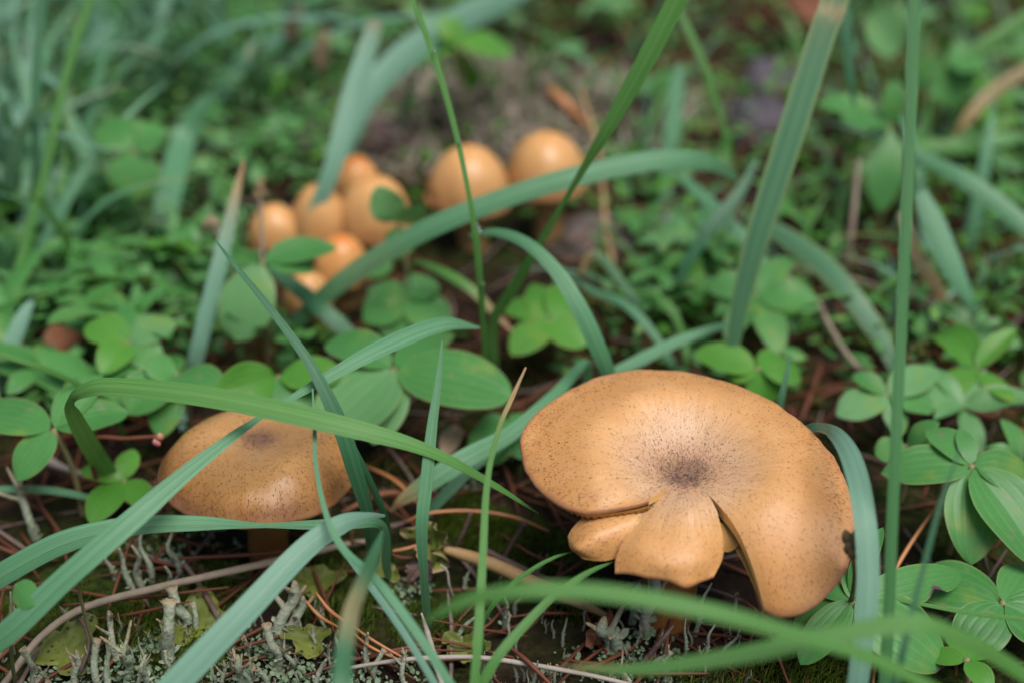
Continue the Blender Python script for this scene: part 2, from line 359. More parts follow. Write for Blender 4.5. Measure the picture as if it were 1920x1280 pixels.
def tube(mb, C, Rr, sides=7, cap=True, rough=0.0, dry=None, tint=0.0, seed=0.0):
    n = len(C); T = np.gradient(C, axis=0); ref = np.array([0.31, 0.9, 0.21]); rows = []; L = 0
    a1 = norm(np.cross(norm(T[0]), ref))
    for i in range(n):
        if i: L += np.linalg.norm(C[i] - C[i - 1])
        t = norm(T[i]); a1 = norm(a1 - t * (a1 @ t)); b1 = np.cross(t, a1); row = []
        for j in range(sides):
            th = 2 * math.pi * j / sides
            d = math.cos(th) * a1 + math.sin(th) * b1
            r = Rr[i]
            p = C[i] + d * r
            if rough: p = p + d * r * rough * (nz(p[0] * 700 + seed, p[1] * 700, p[2] * 700) + 0.6 * nz(p[0] * 1700, p[1] * 1700 + seed, p[2] * 1700))
            row.append(mb.vert(p, (j / sides, L), dry=(dry[i] if dry is not None else 0.0), tint=tint))
        row.append(row[0]); rows.append(row)
    mb.grid(rows)
    if cap:
        for i, row in ((0, rows[0]), (n - 1, rows[-1])):
            c = mb.vert(C[i], (0, 0), tint=tint, dry=(dry[i] if dry is not None else 0.0))
            for j in range(sides): mb.f.append((row[j], row[j + 1], c) if i else (row[j + 1], row[j], c))
    return rows

# ------------------------------------------------------------------ ground
def graded(lo, hi, step, far, g=1.22):
    xs = list(np.arange(lo, hi + step / 2, step)); s_ = step
    a_ = [lo]; b_ = [xs[-1]]
    while b_[-1] < far: s_ *= g; b_.append(b_[-1] + s_); a_.append(a_[-1] - s_)
    return np.array(a_[:0:-1] + xs + b_[1:])
gx, gy = graded(-.34, .34, .0022, 40), graded(.12, .80, .0024, 40)
mb = MB(); rows = []
for y in gy: rows.append([mb.vert((x, y, hz(x, y)), (x, y)) for x in gx])
mb.grid(rows)
tag(mb.obj('ground', 'soil'), 'dark humus soil of the forest floor', kind='structure')

# ------------------------------------------------------------------ mushrooms
def sst(a_, b_, x):
    t = min(max((x - a_) / (b_ - a_), 0), 1); return t * t * (3 - 2 * t)
def cap_surface(mb, sector, C, zin, R0, power, s0=0.0, ns=30, dth=R(1.4), drop=0.0, thick=0.0022, k=5, side=0.0, clampr=.86):
    """one sector of a cap: outline points in 3-D, polar about C. Returns grids of top points for scattering."""
    O = np.array(sector); d = O[:, :2] - np.asarray(C)[:2]
    th = np.unwrap(np.arctan2(d[:, 1], d[:, 0])); rr = np.hypot(d[:, 0], d[:, 1])
    if th[-1] < th[0]: th, rr, O = th[::-1], rr[::-1], O[::-1]
    m = max(8, int((th[-1] - th[0]) / dth)); TH = np.linspace(th[0], th[-1], m)
    # smooth interpolation of the outline
    def ip(vals):
        v = np.interp(TH, th, vals)
        vp = np.concatenate([np.repeat(v[:1], k), v, np.repeat(v[-1:], k)])
        ker = np.hanning(2 * k + 1); ker /= ker.sum()
        return np.convolve(vp, ker, 'valid')
    rO, zO = ip(rr), ip(O[:, 2])
    S = np.concatenate([np.linspace(s0, 0.82, ns - 10), np.linspace(0.82, 1, 11)[1:]])
    G = np.zeros((len(S), m, 3)); RHO = np.zeros((len(S), m))
    for i, s_ in enumerate(S):
        for j in range(m):
            r = s_ * rO[j]; rho = r / R0
            x, y = C[0] + r * math.cos(TH[j]), C[1] + r * math.sin(TH[j])
            z = zin(rho, TH[j]); z += (zO[j] - zin(rO[j] / R0, TH[j])) * s_ ** power - drop * (1 - 0.6 * s_)
            z -= side * (2 * j / (m - 1) - 1) ** 4 * sst(.3, .8, rho)
            z += (0.0011 * nz(x * 48, y * 48, 2) + side * .25 * nz(x * 130, y * 130, 5)) * min(1, rho * 1.6) + 0.00022 * nz(x * 210, y * 210, 9)
            wob = 1 + 0.010 * nz(TH[j] * 7, s_, 4) * s_ + 0.006 * nz(TH[j] * 23, 1, 4) * s_ ** 6
            G[i, j] = (C[0] + (x - C[0]) * wob, C[1] + (y - C[1]) * wob, z); RHO[i, j] = rho if s0 == 0 and power > 2.5 else rho
    rows = []
    for i, s_ in enumerate(S):
        row = []
        for j in range(m):
            edge_blend = max(min(RHO[i, j], clampr), s_ ** 5 if s_ > 0.9 else 0)
            row.append(mb.vert(G[i, j], (TH[j] / 6.283, s_), radial=(math.cos(TH[j]), math.sin(TH[j]), edge_blend), flesh=0.0))
        rows.append(row)
    # rolled margin, then the pale flesh under it
    last = G[-1]; inner = G[-3]
    out = last - inner; out[:, 2] = 0
    out = np.array([norm(v) for v in out])
    for k, (dr, dz, fl) in enumerate(((0.0002, -0.0006, 0.0), (-0.0003, -0.0013, 0.1), (-0.0014, -0.0017, 0.8))):
        rows.append([mb.vert(last[j] + out[j] * dr + np.array([0, 0, dz]), (TH[j] / 6.283, 1), radial=(math.cos(TH[j]), math.sin(TH[j]), 1.0), flesh=fl) for j in range(m)])
    mb.grid(rows)
    # cut sides
    if TH[-1] - TH[0] < 6.2:
        for j in (0, m - 1):
            I = [i for i in range(len(S)) if S[i] > .22]
            top = [mb.vert(G[i, j], (0, 0), flesh=0.6, radial=(1, 0, .6)) for i in I]
            bot = [mb.vert(G[i, j] - np.array([0, 0, thick * (1.6 - 0.9 * S[i])]), (0, 0), flesh=1.0, radial=(1, 0, .6)) for i in I]
            mb.grid([top, bot])
    return G, S, TH
def gill_surface(mb, G, S, TH, depth, pleat=0.0009, inset=False):
    m = len(TH); rows = []
    if inset:
        NN = np.cross(np.gradient(G, axis=0), np.gradient(G, axis=1)); NN /= np.linalg.norm(NN, axis=2, keepdims=True) + 1e-12; NN *= np.sign(NN[:, :, 2].mean())
    for i in range(len(S) - 1, -1, -2):
        row = []
        for j in range(m):
            z = -0.0017 - depth * (1 - S[i] ** 3) - pleat * (j % 2) * (S[i] < 0.985)
            p = G[i, j] + (NN[i, j] * z if inset else np.array([0, 0, z]))
            if inset: p = p + (G[i, m // 2] - G[i, j]) * .08
            if i == len(S) - 1: p = p + (G[i - 2, j] - G[i, j]) * 0.6
            row.append(mb.vert(p, (0, 0), tint=0.1 * (j % 2)))
        rows.append(row)
    mb.grid(rows)
def scatter_scales(mb, grids, count, size, dens, rng, centre_lift=0.0):
    """small fibrous scales lying radially on the cap"""
    made = 0; tries = 0
    while made < count and tries < count * 30:
        tries += 1
        G, S, TH = grids[rng.choices(range(len(grids)), [g[0].shape[1] for g in grids])[0]]
        i = rng.randrange(1, len(S) - 2); j = rng.randrange(0, len(TH) - 1)
        p00, p10, p01 = G[i, j], G[i + 1, j], G[i, j + 1]
        area = np.linalg.norm(np.cross(p10 - p00, p01 - p00))
        c = grids[0][0][0, 0]
        rho = math.hypot(p00[0] - c[0], p00[1] - c[1])
        if rng.random() > min(1, area / 4e-7) * dens(rho, S[i]): continue
        p = p00 + (p10 - p00) * rng.random() + (p01 - p00) * rng.random()
        t = norm(p10 - p00); b = norm(p01 - p00); n = norm(np.cross(t, b)); n = n if n[2] > 0 else -n
        an = rng.gauss(0, .3 + 2.0 * math.exp(-(rho / .006) ** 2)); t2 = t * math.cos(an) + b * math.sin(an); b2 = np.cross(n, t2)
        L = size * rng.uniform(.5, 1.3); w = size * rng.uniform(.12, .20)
        lift = size * (rng.uniform(.05, .2) + centre_lift * math.exp(-(rho / 0.008) ** 2) * rng.random())
        q = [p - t2 * L / 2 - n * .00003, p + b2 * w / 2 + n * .00006, p - b2 * w / 2 + n * .00006, p + t2 * L / 2 + n * lift]
        ids = [mb.vert(x, (0, 0), tint=rng.random()) for x in q]
        mb.f += [(ids[0], ids[1], ids[2]), (ids[1], ids[3], ids[2])]; made += 1
def stem_mesh(top, base, r0, r1, mat, parent, org, seed=0):
    mb = MB(); P = [np.asarray(top) + [0, 0, .002], np.asarray(top) * .6 + np.asarray(base) * .4 + [.0008, .0004, 0], np.asarray(base) - [0, 0, .006]]
    C = spline(P, 16); u = np.linspace(0, 1, 16)
    tube(mb, C, r0 + (r1 - r0) * u ** 2 + .0008 * np.maximum(0, .15 - u) / .15, 18, rough=.06, seed=seed)
    return mb.obj('stem', mat, parent, org)

# -- the large split mushroom
C = gpt(1285, 880, .0450); R0 = .0375
base = gpt(1243, 1165, 0); base[2] = hz(base[0], base[1])
big = empty('mushroom', base)
tag(big, 'large tan mushroom with wavy, split and lobed cap and dark scaly centre', 'mushroom')
def zin_main(rho, th):
    d = math.atan2(math.sin(th - R(-97)), math.cos(th - R(-97)))     # 0 towards the torn front
    a_ = sst(R(18), R(75), abs(d)); back = .5 + .5 * math.sin(th)
    rise = (.0004 * (1 - a_) + (.0034 + .0034 * back) * a_) * sst(.16, .62, rho)
    return C[2] + rise - (.0016 + .0022 * a_) * sst(.55, 1.15, rho) - .0012 * math.exp(-(rho / .22) ** 2)
zin_lobe = zin_main
main = [(1218, 934, .0458), (1160, 947, .0450), (1100, 958, .0435), (1055, 946, .0425), (1010, 910, .0425), (985, 872, .0432), (976, 838, .0440), (984, 800, .0448), (1012, 765, .0458),
        (1060, 733, .0468), (1120, 706, .0478), (1200, 694, .0482), (1300, 700, .0482), (1400, 730, .0482), (1480, 775, .0478), (1540, 830, .0468), (1580, 890, .0455), (1600, 960, .0432),
        (1602, 1015, .0405), (1584, 1070, .0370), (1546, 1120, .0330), (1492, 1150, .0300), (1450, 1154, .0290), (1428, 1135, .0300)]
IN = None                                          # take the height from the cap's inner surface
lobe_b = [[(1268, 886, IN), (1285, 890, IN), (1303, 886, IN)], [(1246, 908, IN), (1280, 915, IN), (1322, 916, IN)], [(1208, 944, .0416), (1246, 950, .0438), (1290, 953, IN), (1342, 953, .0440)],
          [(1188, 978, .0408), (1226, 982, .0430), (1280, 985, .0436), (1325, 982, .0432), (1350, 978, .0420)], [(1166, 1014, .0396), (1206, 1010, .0420), (1262, 1018, .0425), (1318, 1016, .0418), (1357, 1010, .0402)],
          [(1154, 1048, .0372), (1196, 1046, .0396), (1250, 1056, .0404), (1310, 1055, .0398), (1355, 1046, .0376)], [(1153, 1074, .0352), (1194, 1078, .0368), (1246, 1087, .0370), (1292, 1099, .0362), (1338, 1082, .0358)]]
lobe_a = [[(1222, 936, .0408), (1234, 948, .0412), (1246, 968, .0400)], [(1180, 942, .0410), (1196, 968, .0418), (1222, 998, .0388)], [(1134, 950, .0408), (1155, 985, .0414), (1195, 1024, .0372)],
          [(1097, 966, .0396), (1115, 1006, .0402), (1162, 1044, .0356)], [(1073, 990, .0376), (1084, 1026, .0382), (1124, 1052, .0350)], [(1064, 1006, .0366), (1070, 1029, .0364), (1092, 1047, .0352)]]
mb, gb = MB(), MB(); grids = []
def polar(p): return math.atan2(p[1] - C[1], p[0] - C[0])
def inner(th, rho): return np.array([C[0] + rho * R0 * math.cos(th), C[1] + rho * R0 * math.sin(th), zin_main(rho, th) - .0002])
M3 = [gpt(*p) for p in main]
def lift(p):
    if p[2] is not None: return gpt(*p)
    q = gpt(p[0], p[1], C[2])
    for _ in range(4): q = gpt(p[0], p[1], zin_main(math.hypot(q[0] - C[0], q[1] - C[1]) / R0, math.atan2(q[1] - C[1], q[0] - C[0])) - .00008)
    return q
def patch(mb, rows_px, n=30, m=40, thick=.0018, seed=0):
    """a torn lobe lofted through rows of points from the centre out to its margin"""
    A = np.array([spline([lift(p) for p in r], m) for r in rows_px]); G = np.zeros((n, m, 3))
    for j in range(m): G[:, j] = spline(A[:, j], n)
    S = np.linspace(0, 1, n); TH = np.linspace(0, 1, m); rows = []
    for i in range(n):
        row = []
        for j in range(m):
            p = G[i, j]; p[2] += .0007 * nz(p[0] * 110, p[1] * 110, seed) * sst(.25, .6, S[i]) + .0002 * nz(p[0] * 320, p[1] * 320, seed)
            if i > n - 5: p[1] += .0006 * nz(p[0] * 260, seed, 1) * (i - n + 5) / 5
            d = p - C; th = math.atan2(d[1], d[0]); rho = math.hypot(d[0], d[1]) / R0; sd_ = abs(2 * TH[j] - 1)
            e_ = max(min(rho, .86), S[i] ** 10, .97 * sst(.93, 1, sd_) * sst(.4, .6, S[i]))
            row.append(mb.vert(p, (TH[j], S[i]), radial=(math.cos(th), math.sin(th), e_), flesh=0.0))
        rows.append(row)
    NN = np.cross(np.gradient(G, axis=0), np.gradient(G, axis=1)); NN /= np.linalg.norm(NN, axis=2, keepdims=True) + 1e-12; NN *= np.sign(NN[:, :, 2].mean())
    last = G[-1]; out = np.array([norm(v) for v in G[-1] - G[-3]])
    for dr, dn, fl in ((.0002, -.0003, 0.), (.0000, -.0007, .2), (-.0012, -.0010, .9)):
        rows.append([mb.vert(last[j] + out[j] * dr + NN[-1, j] * dn, (0, 0), radial=(1, 0, 1), flesh=fl) for j in range(m)])
    mb.grid(rows)
    for j, jj in ((0, 2), (m - 1, m - 3)):
        o_ = [norm(G[i, j] - G[i, jj]) for i in range(n)]; w = []
        for dr, dn, fl in ((0, 0, .1), (.0002, -.0003, .5), (.0001, -.0008, .9), (-.0010, -.0012, 1.)):
            w.append([mb.vert(G[i, j] + o_[i] * dr + NN[i, j] * dn, (0, 0), radial=(1, 0, .9), flesh=fl * sst(.2, .5, S[i])) for i in range(n)])
        mb.grid(w)
    return G, S, TH
g = cap_surface(mb, M3, C, zin_main, R0, 3.2, 0.0, k=3, dth=R(1.2)); grids.append(g); gill_surface(gb, *g, .0048)
for sd_, pr in ((1.0, lobe_b), (4.0, lobe_a)):
    g = patch(mb, pr, seed=sd_); grids.append(g); gill_surface(gb, *g, .0008, .0003, True)
mb.obj('cap', 'cap_big', big, base)
gb.obj('gills', 'gill', big, base)
sb = MB(); rng = random.Random(3)
def dens_big(rho, s_):
    r = rho / R0
    return 0.95 * math.exp(-(r / .20) ** 2) + .10 * math.exp(-((r - .3) / .1) ** 2) + .30 * sst(.45, .95, r) + .12
scatter_scales(sb, grids, 4200, .00068, dens_big, rng, 1.2)
tag(sb.obj('scales', 'scale', big, base), 'dark fibrous scales', kind='stuff')
stem_mesh((C[0] - .001, C[1] + .001, C[2] - .006), base, .0062, .0070, 'stem', big, base)
# a torn flap of pale flesh in the wide split
fb = MB(); q = [gpt(1338, 965, .0435), gpt(1362, 978, .0405), gpt(1385, 1022, .0385), gpt(1352, 1032, .0360)]
rows = [[fb.vert(q[0] * (1 - u) * (1 - v) + q[1] * u * (1 - v) + q[2] * u * v + q[3] * (1 - u) * v + np.array([0, 0, -.001 * math.sin(u * 3.1)]), (u, v)) for u in np.linspace(0, 1, 6)] for v in np.linspace(0, 1, 8)]
fb.grid(rows); fb.obj('torn_flesh', 'gill', big, base)

# -- round caps
def round_mushroom(apex, base, rad, drop, mat, stem_mat, label, group=None, tilt=(0, 0), conic=0.0, scales=0, seed=1, stem_r=(.005, .006), dimple=0.0, roundness=2.3):
    root = empty('mushroom', base); tag(root, label, 'mushroom', group)
    def zin(rho, th):
        d = drop * (0.10 * rho ** 2 + .90 * rho ** 4.6) - .0016 * sst(.05, .55, rho) if not conic else drop * (1 - (1 - min(rho, .999) ** roundness) ** (1 / roundness))
        return apex[2] - d - conic * .0 + dimple * (math.exp(-(rho / .16) ** 2) - .6 * math.exp(-((rho - .28) / .14) ** 2))
    outline = []
    for k in range(49):
        th = -math.pi + 2 * math.pi * k / 48 if k < 48 else math.pi
        r = rad * (1 + (.09 if conic else .03) * nz(math.cos(th) * 1.5 + seed, math.sin(th) * 1.5))
        outline.append((apex[0] + r * math.cos(th), apex[1] + r * math.sin(th), apex[2] - drop + tilt[0] * math.cos(th) + tilt[1] * math.sin(th)))
    mb, gb = MB(), MB()
    g = cap_surface(mb, outline, apex, zin, rad, 6.0, 0.0, ns=34, dth=R(3.6 if conic else 2.0), clampr=1.0)
    gill_surface(gb, *g, .003)
    mb.obj('cap', mat, root, base); gb.obj('gills', 'gill', root, base)
    if scales:
        sb = MB()
        scatter_scales(sb, [g], scales,   .00078, lambda rho, s_: .9 * math.exp(-(rho / rad / .13) ** 2) + .35 * sst(.25, .8, s_) + .55 * sst(.85, .97, s_) + .12, random.Random(seed), .6)
        tag(sb.obj('scales', 'scale', root, base), 'dark fibrous scales', kind='stuff')
    stem_mesh((apex[0], apex[1], apex[2] - drop * .6), base, stem_r[0], stem_r[1], stem_mat, root, base, seed)
    return root
apex = gpt(482, 826, .0372)
b = np.array([apex[0] - .001, apex[1] + .001, 0]); b[2] = hz(b[0], b[1])
round_mushroom(apex, b, .0240, .0080, 'cap_small', 'stem', 'small brown round-capped mushroom under an arching grass blade', tilt=(-.0006, -.0012), scales=2600, seed=5, dimple=.0003, stem_r=(.0045, .0055))
G = 'young mushroom cluster'
for px, py, rp, hh, z, mat, lab, sd_ in (
        (880, 368, 80, .0185, .022, 'cap_young', 'rounded young mushroom crossed by a thin green grass stem', 11),
        (1024, 336, 78, .0172, .024, 'cap_young', 'domed young mushroom on the outer end of the cluster by the lichen mound', 12),
        (600, 436, 58, .0180, .016, 'cap_young', 'narrow young mushroom crossed by a blurred blue-green blade', 13),
        (706, 420, 74, .0172, .018, 'cap_young', 'broad young mushroom behind a small upright leaf pair', 14),
        (668, 352, 46, .0120, .020, 'cap_rust', 'small rusty young mushroom peeping from behind the broad one', 15),
        (518, 446, 54, .0125, .015, 'cap_young', 'small low young mushroom at the outer edge beside the seed stalk', 16),
        (642, 512, 54, .0135, .012, 'cap_rust', 'rusty orange young mushroom below the cluster beside the arching blade', 17),
        (578, 566, 46, .0105, .010, 'cap_young', 'half-hidden young mushroom lowest of the cluster under dark leaves', 18)):
    rim = gpt(px, py, z); D = proj(rim)[2]
    ap = np.array([rim[0], rim[1], z + hh]); b = np.array([rim[0] + .001, rim[1] + .002, hz(rim[0], rim[1])])
    round_mushroom(ap, b, rp / FPX * D, hh, mat, 'stem_pale', lab, G, conic=1.0, seed=sd_, stem_r=(.005, .0055), roundness=1.95, tilt=(.0015 * math.sin(sd_ * 2.1), .0012 * math.cos(sd_)))

# ------------------------------------------------------------------ grass blades one can pick out
def blade(label, mat, pts, roll=15, root=None, fold=.085, twist=None, n=None, shift=(0, .012), name='grass_blade', group=None):
    """pts: (x, y, depth, width[, dry]) with x, y, width in photo pixels and depth in metres"""
    P = []
    for q in pts:
        p = pt(q[0], q[1], q[2]); g_ = hz(p[0], p[1]) + .001
        if p[2] < g_: p = ground(q[0], q[1], .001)
        P.append([*p, q[3] / FPX * q[2], q[4] if len(q) > 4 else 0.0])
    if root:
        e_ = P[0] if root == 'a' else P[-1]
        x, y = e_[0] + shift[0], e_[1] + shift[1]
        g_ = [x, y, hz(x, y) - .003, e_[3] * .38, e_[4]]
        m_ = [(e_[0] * .6 + x * .4), (e_[1] * .6 + y * .4), e_[2] * .45 + g_[2] * .55, e_[3], e_[4]]
        new = [m_, g_] if abs(e_[2] - g_[2]) > .012 else [g_]
        P = (new[::-1] + P) if root == 'a' else (P + new)
    n = n or max(18, 6 * len(P))
    A = spline(P, n); Cc = A[:, :3]; W = np.maximum(A[:, 3], .00015); dry = np.clip(A[:, 4], 0, 1)
    T = np.gradient(Cc, axis=0); S = []
    for i in range(n):
        t = norm(T[i]); v = norm(Cc[i] - CAM); s_ = np.cross(t, v)
        if i and s_ @ S0 < 0: s_ = -s_
        if np.linalg.norm(s_) < .25 and i: s_ = S0
        s_ = norm(s_); S0 = s_
        r = R(roll if twist is None else roll + (twist - roll) * i / (n - 1))
        nn = np.cross(s_, t); S.append(s_ * math.cos(r) + nn * math.sin(r)); W[i] /= max(.5, math.cos(r))
    org = P[-1][:3] if root == 'b' else P[0][:3]
    mb = MB(); ribbon(mb, Cc, W, np.array(S), fold, dry)
    o = mb.obj(name, mat, None, org); tag(o, label, 'grass blade', group); return o

